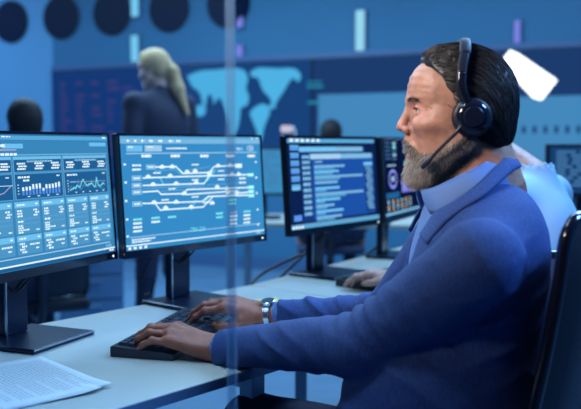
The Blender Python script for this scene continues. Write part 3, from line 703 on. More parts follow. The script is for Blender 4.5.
def head_prims(H, fw, lf, up, s=1.0, female=False):
    R = np.stack([fw, lf, up]); L = lambda a, b, c: H+(fw*a+lf*b+up*c)*s/1000
    e = lambda c, r, k=10, op='+': el(L(*c), np.array(r)*s/1000, R, k*s/1000, op); r_ = lambda a, b, ra, rb, k=8, op='+': rc(L(*a), L(*b), ra*s/1000, rb*s/1000, k*s/1000, None, op)
    o = [e((8, 0, 40), (88, 72, 75)), e((52, 0, -25), (48, 57, 82), 25), e((60, 0, 50), (42, 58, 52), 20)]
    for g in (1, -1):
        o += [r_((8, g*56, -42), (72, g*28, -86), 17, 17, 22), e((78, g*40, -12), (22, 20, 17), 14), r_((100, g*9, 33), (86, g*41, 34), 7, 6, 9)]
        o += [e((48, g*55, -28), (30, 14, 40), 18)]
    o += [e((86, 0, -92), (19, 24, 19), 14), e((92, 0, -58), (15, 27, 24), 12)]
    # nose
    o += [r_((99, 0, 24), (113, 0, -8), 6.5, 8.0, 8), e((115.5, 0, -15), (9.5, 9.5, 8.5), 6)]
    for g in (1, -1): o += [e((106, g*11.5, -21), (9, 7, 7.5), 5), e((107, g*6.5, -28.5), (5, 3.6, 3), 2.5, '-')]
    o += [r_((104, 0, -28), (104, 0, -38), 5, 7, 7)]
    # eye sockets, lids
    for g in (1, -1):
        o += [e((98, g*33, 16), (13, 17, 10.5), 10, '-'), e((80, g*32, 14.5), (14.6, 15.5, 13.2), 3)]
        o += [e((92.6, g*34, 14), (6, 12.5, 3.5), 2.2, '-')]
        o += [r_((94, g*22, 18.5), (90.5, g*43, 19), 2.6, 2.4, 3), r_((92, g*23, 7.5), (89, g*42, 7.5), 1.8, 1.8, 3)]
        o += [r_((86, g*24, 0), (82, g*40, -2), 4.5, 4, 7)]
        o += [e((-6, g*72, -2), (16, 7, 28), 6), e((2, g*79, 0), (8, 5, 17), 4, '-')]
    for g in (1, -1):
        o += [r_((103, g*17, -24), (92, g*31, -52), 1.6, 2.2, 6, '-'), e((66, g*68, -46), (28, 11, 22), 16, '-'), r_((89, g*26, 2.5), (84, g*41, 0), 1.0, .8, 4, '-')]
        for d_ in (-6, 1, 8): o += [r_((76, g*50.5, 12+d_*.4), (66, g*56.5, 12+d_*1.3), .7, .5, 2.5, '-')]
    # lips
    o += [r_((104, 12, -58.5), (104, -12, -58.5), 4.2, 4.2, 4), r_((101, 15, -67.5), (101, -15, -67.5), 5.0, 5.0, 4), e((108, 0, -62.6), (9, 25, 1.5), 2.0, '-')]
    return o, L
def frame(fw):
    fw = unit(fw); lf = unit(np.cross((0, 0, 1), fw)); return fw, lf, np.cross(fw, lf)

# ------------------------------------------------------------------ the man with the headset
Hm = np.array([.3178, 1.5, 1.235]); fw, lf, up = frame((-.998, .05, -.02))
man = thing('person', 'grey-bearded man in a blue blazer wearing a headset, typing at the desk', 'person', (.33, 1.48, 0))
hp, HL = head_prims(Hm, fw, lf, up)
def hloc(P): q = P-Hm; return np.stack([q @ fw, q @ lf, q @ up], -1)*1000
SL = np.array([.302, 1.290, .998]); SR = np.array([.315, 1.690, 1.00]); EL = U(366, 345, 1.42); ER = U(386, 312, 1.83)
WL = U(213, 348, 1.68); WR = U(266, 314, 1.93)
hl, tipsL = hand(WL, (-.93, .26, .24), (.10, -.22, 1), (.33, .94, .2), [(20, 28, 16), (16, 32, 18), (13, 32, 18), (11, 30, 18)], [(28, 26, -10), (58, 46, -16), (86, 48, -26), (108, 42, -34)], 1.08)
hr, tipsR = hand(WR, (-.97, .10, .22), (.10, -.25, 1), (0, -1, 0), [(22, 24, 14), (21, 28, 16), (21, 30, 18), (23, 30, 16)], [(28, 26, -12), (56, 42, -24), (82, 40, -34), (104, 34, -38)], 1.08)
NB = np.array([.372, 1.503, 1.10])
body = hp + [rc(HL(-22, 0, -50), NB, .056, .060, .018), rc(HL(15, 0, -85), NB+np.array([-.03, 0, -.02]), .040, .05, .02),
        el((.335, 1.485, .94), (.11, .175, .17), None, .03), el((.285, 1.47, .72), (.14, .16, .19), None, .03),
        rc(NB+np.array([-.02, 0, -.05]), SL, .05, .05, .03), rc(NB+np.array([-.02, 0, -.05]), SR, .05, .05, .03),
        rc(SL, EL, .05, .042, .02), rc(EL, WL, .038, .024, .012), rc(SR, ER, .05, .042, .02), rc(ER, WR, .038, .024, .012)] + hl + hr
CT = lambda a: np.interp(a, [-12, 8, 22, 45, 68, 88, 99, 104, 112], [-22, -20, -34, -50, -62, -58, -46, -38, -35])
def beard_w(q):
    a, b, c = q[:, 0], q[:, 1], q[:, 2]
    low = np.interp(a, [-15, 10, 40, 70, 110], [-52, -92, -116, -135, -140])
    m = np.clip((CT(a)-c)/7, 0, 1)*np.clip((c-low)/8, 0, 1)*(a > -10)
    lip = (a > 93) & (np.abs(b) < 19) & (c > -72.5) & (c < -55.5)
    return np.where(lip, 0, m)
def skin_col(V):
    q = hloc(V); a, b, c = q.T; col = np.tile(np.array([.33, .105, .058]), (len(V), 1))
    inh = (np.linalg.norm(q-np.array([20, 0, 0]), axis=1) < 170)
    def mix(wt, cc): nonlocal col; wt = np.clip(wt, 0, 1)[:, None]*inh[:, None]; col = col*(1-wt)+np.array(cc)*wt
    g = lambda x, y, z, s: np.exp(-(((a-x)**2+(np.abs(b)-y)**2+(c-z)**2)/s**2))
    mix(np.full(len(V), 1.), (.46, .225, .150))
    mix(g(116, 0, -16, 18)*.6, (.50, .19, .13)); mix(g(80, 42, -14, 26)*.5, (.52, .22, .15)); mix(g(95, 25, 5, 12)*.35, (.36, .18, .13))
    mix(beard_w(q)*.75, (.20, .145, .11))
    mix(((a > 95) & (np.abs(b) < 20) & (c > -72.5) & (c < -56))*.85, (.42, .15, .12))
    mix(np.clip((-hair_plane(q)-0)/18, 0, 1)*(c > -40)*.7, (.07, .05, .045))
    return col
def hair_plane(q): return (67*(q[..., 0]-84)-48*(q[..., 2]-106))/82.4
def fdisp(P):
    if np.linalg.norm(P[0]-Hm) > .24: return 0
    q = hloc(P); m = np.clip((q[:, 0]-62)/15, 0, 1)*np.clip((q[:, 2]-40)/8, 0, 1)*np.clip((92-q[:, 2])/10, 0, 1)
    return m*.0007*np.sin(q[:, 2]*2*math.pi/13+.0008*q[:, 1]**2+nz(P, 30, 8))+.0005*nz(P, 220, 9)*(np.linalg.norm(q, axis=1) < 180)
o, Vb, Qb = sdf_obj('body', body, (-.36, 1.19, .52), (.50, 2.03, 1.39), .0025, 'skin', man, disp=fdisp, col=skin_col, it=1)
Nb = vnorm(Vb, Qb)
# eyes
for g in (1, -1):
    c = HL(80.3, g*32, 14.5)-np.array(man.location); d = unit(fw+lf*g*.05-up*.06)
    n_ = 12; pr = [(12*math.sin(x), 12*math.cos(x)) for x in np.linspace(math.pi, .46, 14)]
    e = MB().lathe(c, d, [(max(r, .2)/1000, h/1000) for r, h in pr], 24).build('eye', 'eye_white', man, smooth=True)
    MB().tube([HL(94.2, g*22.5, 15.8)-np.array(man.location), HL(95.3, g*33, 18.2)-np.array(man.location), HL(90.5, g*44, 15.5)-np.array(man.location)], [.0008, .0013, .0008], 6).build('eyelashes', 'dark_gap', man, smooth=True)
    pr = [(12.25*math.sin(x), 12.25*math.cos(x)) for x in np.linspace(.47, .02, 6)]
    MB().lathe(c, d, [(max(r, .1)/1000, h/1000) for r, h in pr], 20).build('iris', 'iris', e, smooth=True)
# beard, brows
q = hloc(Vb); bw = beard_w(q)*(np.linalg.norm(q, axis=1) < 190)
idx = RNG.choice(len(Vb), 11000, p=bw/bw.sum()); P0 = Vb[idx]+RNG.normal(size=(len(idx), 3))*.001; n0 = Nb[idx]; ql = q[idx]
chin = np.clip((-ql[:, 2]-62)/40, 0, 1)*np.clip((ql[:, 0]-30)/45, 0, 1)
mus = (ql[:, 2] > -56) & (ql[:, 0] > 88)
Ls = (.005+.015*chin+np.where(mus, .007, 0))*RNG.uniform(.6, 1.15, len(idx))
dirn = n0*(.45-.1*chin[:, None])-up*(.75+.2*chin[:, None])+fw*(.05+.22*chin[:, None])+RNG.normal(size=n0.shape)*.18
dirn = np.where(mus[:, None], n0*.35-up*.8+lf*np.sign(ql[:, 1])[:, None]*.5+RNG.normal(size=n0.shape)*.12, dirn); dirn /= np.linalg.norm(dirn, axis=1)[:, None]
tt = np.linspace(0, 1, 4)[None, :, None]; paths = P0[:, None]+dirn[:, None]*Ls[:, None, None]*tt-up*(.003*chin[:, None, None])*tt**2
grey = np.clip(RNG.normal(.50+.35*chin*(ql[:, 0] > 65)+.12*(ql[:, 0] < 40)-.22*mus, .36), 0, 1)[:, None]
bc = np.array([.075, .048, .032])*(1-grey)+np.array([.62, .54, .47])*grey
Vs, Qs, Cs = strands(paths, .00058*RNG.uniform(.7, 1.3, len(idx)), bc)
put('beard', npmesh('beard', Vs-np.array(man.location), Qs, 'hair', Cs), None, man)['kind'] = 'stuff'
ps = []
for g in (1, -1):
    for k in range(170):
        u = RNG.uniform(0, 1); p = HL(np.interp(u, [0, .5, 1], [105.5, 102, 90]), g*np.interp(u, [0, 1], [8, 46]), np.interp(u, [0, .6, 1], [31, 35, 30])+RNG.uniform(-3, 2.5))
        d = unit(lf*g*.9-fw*.25*u+up*RNG.uniform(-.1, .5)+fw*.1); ps.append([p+d*.0085*x for x in np.linspace(0, 1, 4)])
Vs, Qs, Cs = strands(np.array(ps), .0004, np.tile([[.16, .105, .075]], (len(ps), 1)))
put('eyebrows', npmesh('eyebrows', Vs-np.array(man.location), Qs, 'hair', Cs), None, man)['kind'] = 'stuff'
# hair: slicked-back volume plus strands that follow it
R3 = np.stack([fw, lf, up])
hpn = unit(fw*67-up*48)
hairp = [el(HL(3, 0, 44), (.090, .077, .085), R3, .01), el(HL(-28, 0, 10), (.057, .072, .076), R3, .02), el(HL(-36, 0, -20), (.040, .055, .046), R3, .02), el(HL(38, 0, 92), (.045, .052, .034), R3, .02),
         half(HL(84, 0, 106), hpn, .010)]
hdisp = lambda P: np.where(hloc(P)[:, 0] > 30, .35, 1)*(.0026*np.sin((hloc(P) @ np.array([.05, .42, .34]))+2.5*nz(P, 40, 3))+.0032*nz(P, 55, 5))
o, Vh, Qh = sdf_obj('hair', hairp, Hm-.16, Hm+.17, .0025, 'hair', man, disp=hdisp, col=lambda V: np.tile([[.010, .009, .011]], (len(V), 1)), it=1)
Nh = vnorm(Vh, Qh); qh = hloc(Vh); ok = np.nonzero((Nh @ hpn < .75))[0]
idx = RNG.choice(ok, 9000); P = Vh[idx]-Nh[idx]*.0015; q0 = hloc(P); path = [P]
lift = RNG.uniform(.0003, .0055, len(idx)); step = RNG.uniform(.006, .012, len(idx))
for s_ in range(5):
    qq = hloc(P); bk = np.clip((-qq[:, 0]+10)/80, 0, 1)[:, None]; sd = np.clip((np.abs(qq[:, 1])-45)/30, 0, 1)[:, None]
    v = fw*(-1+.55*bk)+up*(.35*(qq[:, 0] > 55)[:, None]-.15-1.0*bk-.35*sd)+RNG.normal(size=P.shape)*.12
    P = P+v/np.linalg.norm(v, axis=1)[:, None]*step[:, None]; h = .001
    d0 = field(hairp[:-1], P); gr = np.stack([field(hairp[:-1], P+np.eye(3)[i]*h)-d0 for i in range(3)], 1)/h
    P = P-((d0-lift)*.8)[:, None]*gr; path.append(P)
paths = np.stack(path, 1); fr = np.clip((q0[:, 0]-15)/60, 0, 1)[:, None]*RNG.uniform(.2, 1, (len(idx), 1))
hc = (np.array([.012, .012, .015])*(1-fr)+np.array([.06, .045, .036])*fr)*RNG.uniform(.5, 1, (len(idx), 1))*np.where(RNG.uniform(0, 1, (len(idx), 1)) < .2, 2.3, 1)
Vs, Qs, Cs = strands(paths, .0009*RNG.uniform(.6, 1.4, len(idx)), hc)
put('hair_strands', npmesh('hair_strands', Vs-np.array(man.location), Qs, 'hair', Cs), None, man)['kind'] = 'stuff'
# clothes
dL = unit(WL-EL); dR = unit(WR-ER); cuL = EL+(WL-EL)*.925; cuR = ER+(WR-ER)*.88
torso = [el((.333, 1.485, .935), (.122, .190, .180), None, .03), el((.378, 1.497, 1.015), (.074, .145, .098), None, .06), el((.270, 1.465, .72), (.178, .180, .21), None, .07),
         rc((.27, 1.47, .64), (.27, 1.47, .50), .175, .185, .05, sq=((0, 1, 0), .95)),
         rc((.365, 1.49, 1.058), SL+np.array([.012, .02, .004]), .046, .058, .035), rc((.365, 1.51, 1.058), SR+np.array([.01, -.02, .006]), .046, .052, .035)]
jacket = torso + [rc(SL, EL, .071, .062, .010), rc(SR, ER, .057, .048, .014), rc(EL, cuL, .061, .0385, .02, cut='b'), rc(ER, cuR, .047, .035, .02, cut='b'),
         rc(HL(-15, 0, -40), (.372, 1.503, 1.0), .069, .060, .008, op='-'), rc((.285, 1.505, 1.13), (.185, 1.50, .90), .052, .030, .008, op='-'),
         ]
def ridge(ph, p=1.6): return .5-(1-np.abs(np.sin(ph)))**p          # sharp crests, wide valleys
def jdisp(P):
    o = .0022*nz(P, 26, 11)+.001*nz(P, 70, 12)
    for S_, E_, W_, sd in ((SL, EL, WL, 1), (SR, ER, WR, 2)):
        dd = unit(W_-S_); rel = P-E_; wv = rel @ dd; r = np.linalg.norm(rel-np.array([.02, 0, .01]), axis=1)
        am = np.clip(.35+1.3*nz(P, 15, 50+sd), 0, 1.2)
        o = o+.0150*np.exp(-(r/.11)**2)*am*ridge(wv*math.pi/.048-(rel @ np.array([0, .3, 1]))*40+1.5*nz(P, 14, 20+sd), 1.3)
        mid = np.linalg.norm(P-(E_+(W_-E_)*.62), axis=1)
        o = o+.011*np.exp(-(mid/.13)**2)*am*ridge(wv*math.pi/.058-(rel @ np.array([0, .4, 1]))*44+1.6*nz(P, 12, 30+sd), 1.4)
        up_ = np.linalg.norm(P-(S_+(E_-S_)*.45), axis=1)
        o = o+.0085*np.exp(-(up_/.12)**2)*am*ridge((P-S_) @ unit((.75, .1, .65))*math.pi/.06+1.8*nz(P, 13, 60+sd), 2.2)
        r2 = np.linalg.norm(P-(S_+np.array([.06, .03, -.09])), axis=1)
        o = o+.010*np.exp(-(r2/.09)**2)*ridge((P-S_) @ unit((-.35, 0, 1))*math.pi/.05+1.3*nz(P, 14, 40+sd))
    lo_ = np.clip((.90-P[:, 2])/.2, 0, 1)
    o = o+.009*lo_*ridge((P @ unit((.55, .3, 1)))*math.pi/.11+1.7*nz(P, 8, 70), 2.5)
    return o
sdf_obj('blazer', jacket, (-.20, 1.16, .42), (.52, 2.00, 1.17), .004, 'suit', man, disp=jdisp, it=1, slack=.015)
shirt = [el((.335, 1.487, .945), (.117, .185, .172), None, .03), el((.275, 1.47, .73), (.155, .165, .19), None, .06), rc(HL(-28, 0, -88), (.365, 1.503, 1.03), .060, .072, .02),
         rc((.30, 1.503, 1.06), (.36, 1.503, 1.05), .05, .06, .03), rc(cuL-dL*.03, cuL+dL*.007, .0325, .0325, .003, cut='b'), rc(cuR-dR*.05, cuR+dR*.012, .029, .029, .003, cut='b'),
         half(HL(-40, 0, -104)+np.array([0, 0, 0]), unit(up*.86+fw*-.05), .004)]
sdf_obj('shirt', shirt, (-.20, 1.25, .50), (.50, 2.00, 1.17), .004, 'shirt', man, it=1)
def ribbon(name, A, Bq, m, parent, bulge=.004, thick=.004, sub=8, cs=6, axis=None):
    A = catmull(np.array(A), sub); Bq = catmull(np.array(Bq), sub); n = len(A); ctr = np.array([.365, 1.503, 0])
    V = []
    for i in range(n):
        out = (A[i]+Bq[i])/2-ctr; out[2] = 0; out = unit(out)
        for j in range(cs):
            t = j/(cs-1); V.append(A[i]*(1-t)+Bq[i]*t+out*bulge*math.sin(math.pi*t))
    V = np.array(V)-np.array(parent.location); Fq = [(i*cs+j, i*cs+j+1, (i+1)*cs+j+1, (i+1)*cs+j) for i in range(n-1) for j in range(cs-1)]
    me = bpy.data.meshes.new(name); me.from_pydata([tuple(v) for v in V], [], Fq); me.polygons.foreach_set('use_smooth', [True]*len(Fq))
    o = put(name, me, m, parent); sm = o.modifiers.new('thickness', 'SOLIDIFY'); sm.thickness = thick; sm.offset = 0; return o
def mir(L_): 
    L_ = [U(*p) for p in L_]; return L_ + [np.array([p[0], 3.006-p[1], p[2]]) for p in L_[-2::-1]]
ribbon('shirt_collar', mir([(421, 190, 1.475), (432, 188, 1.452), (450, 180, 1.438), (475, 168, 1.433), (496, 155, 1.465), (502, 151, 1.503)]),
       mir([(431, 214, 1.452), (441, 213, 1.428), (458, 203, 1.415), (482, 186, 1.410), (505, 166, 1.455), (511, 161, 1.503)]), 'shirt', man, .003, .003)
ribbon('blazer_collar', mir([(420, 234, 1.445), (435, 213, 1.428), (453, 202, 1.404), (477, 185, 1.400), (503, 159, 1.447), (510, 154, 1.503)]),
       mir([(427, 244, 1.405), (443, 225, 1.388), (460, 211, 1.376), (485, 195, 1.378), (513, 171, 1.440), (520, 167, 1.503)]), 'suit_lapel', man, .0025, .0035)
for g_ in (0, 1, 2):
    p = EL+(WL-EL)*(.70+.055*g_); c_ = p+np.array([.12, -.80, -.58])*.0385
    MB().lathe(c_-np.array(man.location), (.12, -.80, -.58), [(.006, 0), (.0065, .0015), (.005, .003)], 14).build('cuff_button', 'black_gloss', man)
# trousers and shoes
hipL, hipR = np.array([.31, 1.39, .535]), np.array([.31, 1.58, .535]); knL, knR = np.array([-.06, 1.44, .555]), np.array([-.08, 1.74, .575]); anL, anR = np.array([-.03, 1.45, .10]), np.array([-.10, 1.77, .10])
tr = [el((.32, 1.485, .56), (.145, .185, .115), None, .03), rc(hipL, knL, .092, .070, .03), rc(knL, anL, .066, .050, .02), rc(hipR, knR, .092, .072, .03), rc(knR, anR, .068, .050, .02)]
sdf_obj('trousers', tr, (-.20, 1.24, .03), (.50, 1.88, .72), .008, 'trousers', man, disp=lambda P: .004*nz(P, 28, 51), slack=.01)
for an in (anL, anR):
    d = np.array([-.98, .1, 0]); sdf_obj('shoe', [rc(an+d*-.04+np.array([0, 0, -.055]), an+d*.05+np.array([0, 0, -.055]), .044, .046, .02), rc(an+d*.05+np.array([0, 0, -.06]), an+d*.17+np.array([0, 0, -.068]), .045, .034, .03), rc(an, an+np.array([0, 0, -.05]), .044, .046, .03), half((0, 0, 0.002), (0, 0, -1), .003)],
        an+np.array([-.26, -.12, -.12]), an+np.array([.12, .12, .1]), .008, 'shoe', man)

# headset
hs = thing('headset', 'black headset with round ear cup and boom microphone on the bearded man', 'headset', Hm)
def hm(a, b, c): return HL(a, b, c)-Hm
half_arc = [(14, 90, 26), (21, 93, 50), (19, 88, 80), (12, 75, 108), (6, 46, 128), (3, 20, 137), (2, 0, 138.5)]
arc = half_arc+[(a, -b, c) for a, b, c in half_arc[-2::-1]]
ring = catmull(np.array([hm(*p) for p in arc]), 6); mb = MB()
def band(P, hw, ht, mi=0):
    T = np.gradient(P, axis=0); V = []
    for i, (p, t) in enumerate(zip(P, T)):
        t = unit(t); w_ = unit(fw-t*np.dot(fw, t)); n = np.cross(t, w_)
        for k in range(12):
            a = 2*math.pi*k/12; V.append(p+w_*hw*math.copysign(abs(math.cos(a))**.6, math.cos(a))+n*ht*math.copysign(abs(math.sin(a))**.6, math.sin(a)))
    m = len(P); f = [(j*12+i, j*12+(i+1) % 12, (j+1)*12+(i+1) % 12, (j+1)*12+i) for j in range(m-1) for i in range(12)]+[tuple(range(12))[::-1], tuple(range((m-1)*12, m*12))]
    mb = MB(); mb.add(V, f); return mb
band(ring, .0085, .0035).build('headband', 'headband', hs, smooth=True)
n3 = len(ring); band(ring[n3//4:-n3//4]*np.array([1, 1, .985]), .010, .005).build('headband_pad', 'headband', hs, smooth=True)
for g in (1, -1):
    ax = lf*g; nm = 'slider_arm'
    band(catmull(np.array([hm(6, g*88, 12), hm(14, g*93, 30), hm(21, g*95, 52), hm(20, g*91, 76)]), 6), .0065, .004).build(nm, 'black_gloss', hs, smooth=True)
    c = hm(1, g*70, -2)
    MB().lathe(c, ax, [(.024, 0), (.033, .003), (.035, .009), (.031, .015)], 36).build('ear_cushion', 'chair_black', hs, smooth=True)
    cup = MB().lathe(c+ax*.013, ax, [(.029, 0), (.030, .004), (.028, .010), (.022, .014), (.019, .0145)], 36).build('ear_cup', 'black_gloss', hs, smooth=True)
    MB().lathe(c+ax*.027, ax, [(.0175, 0), (.0175, .003), (.0160, .0045), (.003, .0048)], 36).build('cap', 'cap', cup) if 'cap' in MATS else MB().lathe(c+ax*.027, ax, [(.0175, 0), (.0175, .003), (.0160, .0045), (.003, .0048)], 36).build('cap', 'stand', cup)
MB().tube([hm(18, 90, -12), hm(28, 91, -26), hm(45, 84, -44), hm(62, 74, -62), hm(72, 67, -74)], [.0045, .0035, .003, .003, .003], 10).build('microphone_boom', 'black_plastic', hs, smooth=True)
MB().tube([hm(70, 68.5, -72), hm(76, 64.5, -79), hm(85, 58, -88)], [.0035, .005, .0042], 12).build('microphone', 'black_plastic', hs, smooth=True)

# wrist watch on the far arm
wf = unit(WR-ER); wn = unit(np.array([.10, -.25, 1])-wf*np.dot((.10, -.25, 1), wf)); wt_ = np.cross(wf, wn); wc = WR-wf*.010
wa = thing('wristwatch', 'steel wristwatch on the bearded man\'s far wrist', 'watch', wc)
for k in range(22):
    a = 2*math.pi*k/22; p = wt_*.0345*math.cos(a)+wn*.0262*math.sin(a); ta = unit(-wt_*.0345*math.sin(a)+wn*.0262*math.cos(a)); nr = np.cross(ta, wf)
    M = Matrix(((ta[0], wf[0], nr[0], p[0]), (ta[1], wf[1], nr[1], p[1]), (ta[2], wf[2], nr[2], p[2]), (0, 0, 0, 1)))
    MB().box((-.0040, -.009, -.0018), (.0040, .009, .0018), M).build('link', 'steel', wa, .0008)
MB().lathe(wn*.026, wn, [(.017, 0), (.0185, .002), (.0185, .007), (.016, .009)], 32).build('case', 'steel', wa)
MB().lathe(wn*.0352, wn, [(.0155, 0), (.0155, .0006)], 32).build('dial', 'watch_face', wa)

# mouse under the far hand, sheet of paper, note pad
mc = WR+np.array([-.057, .0, 0]); mc[2] = DZ
ms = thing('computer_mouse', 'black glossy computer mouse under the bearded man\'s far hand', 'mouse', mc)
sdf_obj('shell', [el(mc+np.array([0, 0, .006]), (.054, .030, .021), None, .004), half(mc+np.array([0, 0, .001]), (0, 0, -1), .002)], mc-np.array([.07, .05, .01]), mc+np.array([.07, .05, .05]), .003, 'black_gloss', ms)
MB().lathe(np.array([-.030, -.0035, .0195]), (0, 1, 0), [(.007, 0), (.008, .001), (.008, .006), (.007, .007)], 20).build('scroll_wheel', 'steel', ms)
MB().tube([(-.052, 0, .010), (-.09, .03, .004), (-.12, .09, .004), (-.13, .2, .004)], .0018, 6).build('cord', 'cable', ms, smooth=True)

pa = [D(-12, 388), D(38, 357), D(101, 391), D(60, 424), D(-20, 440)]
pc = np.mean(pa, axis=0); pp = thing('paper_sheet', 'printed sheet of paper lying at the front of the desk', 'paper', (pc[0], pc[1], DZ))
a0, ax_, ay_ = D(38, 359), None, None
e1 = unit(D(101, 392)-D(38, 359)); e1[2] = 0; e1 = unit(e1); e2 = np.array([-e1[1], e1[0], 0])
e2 = -e2 if np.dot(e2, D(-12, 388)-D(38, 359)) < 0 else e2
for k, (dx, rot, dz, sx, sy) in enumerate(((0, 0, .0008, .297, .21), (-.012, .05, .0022, .297, .21))):
    mb = MB(); nx, ny = 13, 17; V = []; R_ = Matrix.Rotation(rot, 3, 'Z')
    for i in range(nx):
        for j in range(ny):
            u, v = i/(nx-1), j/(ny-1); p = a0+e1*(u*sx+dx)+e2*(v*sy+dx); lift = .010*max(0, u-.72)**1.6*4*(1-v)+.006*max(0, .18-v)*3*u+.0015*math.sin(u*5+k)*math.sin(v*4)*(k+0)
            q = R_ @ Vector(p-a0)+Vector(a0)-Vector(pp.location); V.append((q.x, q.y, dz+max(0, lift)))
    mb.add(V, [(i*ny+j, (i+1)*ny+j, (i+1)*ny+j+1, i*ny+j+1) for i in range(nx-1) for j in range(ny-1)])
    o = mb.build('sheet', 'paper', pp, smooth=True); sm = o.modifiers.new('t', 'SOLIDIFY'); sm.thickness = .0003
    if k == 1:
        pm = MB()
        for r in range(22):
            v = .09+r*.036; u = .12
            while u < .86-(r % 5 == 4)*.3:
                w_ = random.uniform(.02, .08); w_ = min(w_, .88-u)
                qv = []
                for (uu, vv) in ((u, v), (u+w_, v), (u+w_, v+.013), (u, v+.013)):
                    p = a0+e1*(uu*sx+dx)+e2*(vv*sy+dx); lift = .010*max(0, uu-.72)**1.6*4*(1-vv)+.006*max(0, .18-vv)*3*uu+.0015*math.sin(uu*5+k)*math.sin(vv*4)*k
                    q = R_ @ Vector(p-a0)+Vector(a0)-Vector(pp.location); qv.append((q.x, q.y, dz+max(0, lift)+.0006))
                pm.add(qv, [(0, 1, 2, 3)]); u += w_+.012
        pr_ = pm.build('printed_lines', 'print', o); pr_['kind'] = 'stuff'
# note pad by the watch, papers by the mouse
c = D(270, 307); nt = thing('sticky_notes', 'yellow sticky note pad on the desk behind the wristwatch', 'sticky notes', (c[0], c[1]+.04, DZ), .5)
MB().box((-.038, -.038, .0003), (.038, .038, .008)).build('pad', 'yellow_note', nt, .001); MB().box((-.0375, .02, .0081), (.0375, .0375, .0085)).build('adhesive_strip', 'yellow_note', nt)
c = D(232, 334); sh = MB().box((-.10, -.07, .0002), (.10, .07, .0008)).build('note_card', 'paper'); sh.location = (c[0]+.04, c[1]+.03, DZ); sh.rotation_euler = (0, 0, .35)
tag(sh, 'white card lying between the bearded man\'s two hands', 'paper')

# ------------------------------------------------------------------ office chairs
def office_chair(loc, rz, label, wd=.47, z0=.50, ht=.58, recl=13, mb_='chair_black', arms=True):
    t = thing('office_chair', label, 'chair', (loc[0], loc[1], 0), rz, 'office chairs')
    # local +x is where the sitter faces; seat centre at the origin
    tr_ = math.tan(math.radians(recl)); x0 = -.24
    def sp(u, v): hw = wd/2*(1-.10*v)*(1-.0*v); return np.array([x0-tr_*v*ht+.045*u*u-.02*math.sin(v*2.6), u*hw, z0+v*ht])
    mb = MB(); nu, nv = 15, 13; F_, B_ = [], []
    for j in range(nv):
        for i in range(nu):
            u = -1+2*i/(nu-1); v = j/(nv-1)
            cu = abs(u)**6; cv = abs(2*v-1)**8; m = max(cu, cv); ed = (1-(cu+cv-cu*cv))**.5 if cu < 1 and cv < 1 else 0
            # round the corners of the outline
            uu = u*(1-.10*max(0, abs(2*v-1)-.75)/.25*abs(u)); p = sp(uu, v); F_.append(p+np.array([.025*ed, 0, 0])); B_.append(p-np.array([.025*ed+.002, 0, 0]))
    n = nu*nv; mb.add(F_+B_, [(j*nu+i, j*nu+i+1, (j+1)*nu+i+1, (j+1)*nu+i) for j in range(nv-1) for i in range(nu-1)]+[(n+j*nu+i, n+(j+1)*nu+i, n+(j+1)*nu+i+1, n+j*nu+i+1) for j in range(nv-1) for i in range(nu-1)])
    mb.build('backrest', mb_, t, smooth=True)
    edge = [sp(u, 0) for u in np.linspace(-.9, .9, 7)]+[sp(.99, v) for v in np.linspace(.05, .95, 9)]+[sp(u, 1) for u in np.linspace(.88, -.88, 7)]+[sp(-.99, v) for v in np.linspace(.95, .05, 9)]+[sp(-.9, 0)]
    MB().tube(edge, .011, 8, sub=3).build('back_frame', 'chair_gloss', t, smooth=True)
    MB().box((-.25, -.24, .40), (.24, .24, .465)).build('seat', mb_, t, .025, 3)
    MB().tube([(-.10, 0, .38), (-.26, 0, .385), (-.31, 0, .43), (-.31, 0, .55), (-.345, 0, .72)], .02, 10).build('back_support', 'black_plastic', t, smooth=True)
    if arms:
        for g in (1, -1):
            a = MB().tube([(-.05, g*.24, .405), (-.05, g*.275, .42), (-.05, g*.285, .50), (-.04, g*.285, .63)], .015, 10).build('armrest_post', 'black_plastic', t, smooth=True)
            MB().box((-.17, g*.285-.035, .63), (.09, g*.285+.035, .655)).build('armrest_pad', 'chair_black', a, .01)
    MB().cyl((0, 0, .10), (0, 0, .40), .028).build('gas_lift', 'stand', t)
    for k in range(5):
        a = 2*math.pi*k/5+.3; c_, s_ = math.cos(a), math.sin(a)
        l = MB().tube([(0, 0, .115), (.15*c_, .15*s_, .105), (.29*c_, .29*s_, .078)], [.024, .020, .014], 8).build('base_leg', 'black_plastic', t, smooth=True)
        MB().cyl((.29*c_-.02*s_, .29*s_+.02*c_, .03), (.29*c_+.02*s_, .29*s_-.02*c_, .03), .0295).build('castor', 'black_plastic', l)
    return t
office_chair((.238, 1.575), math.atan2(.42, -.9), 'black glossy office chair under the bearded man', arms=False, ht=.57, recl=10)

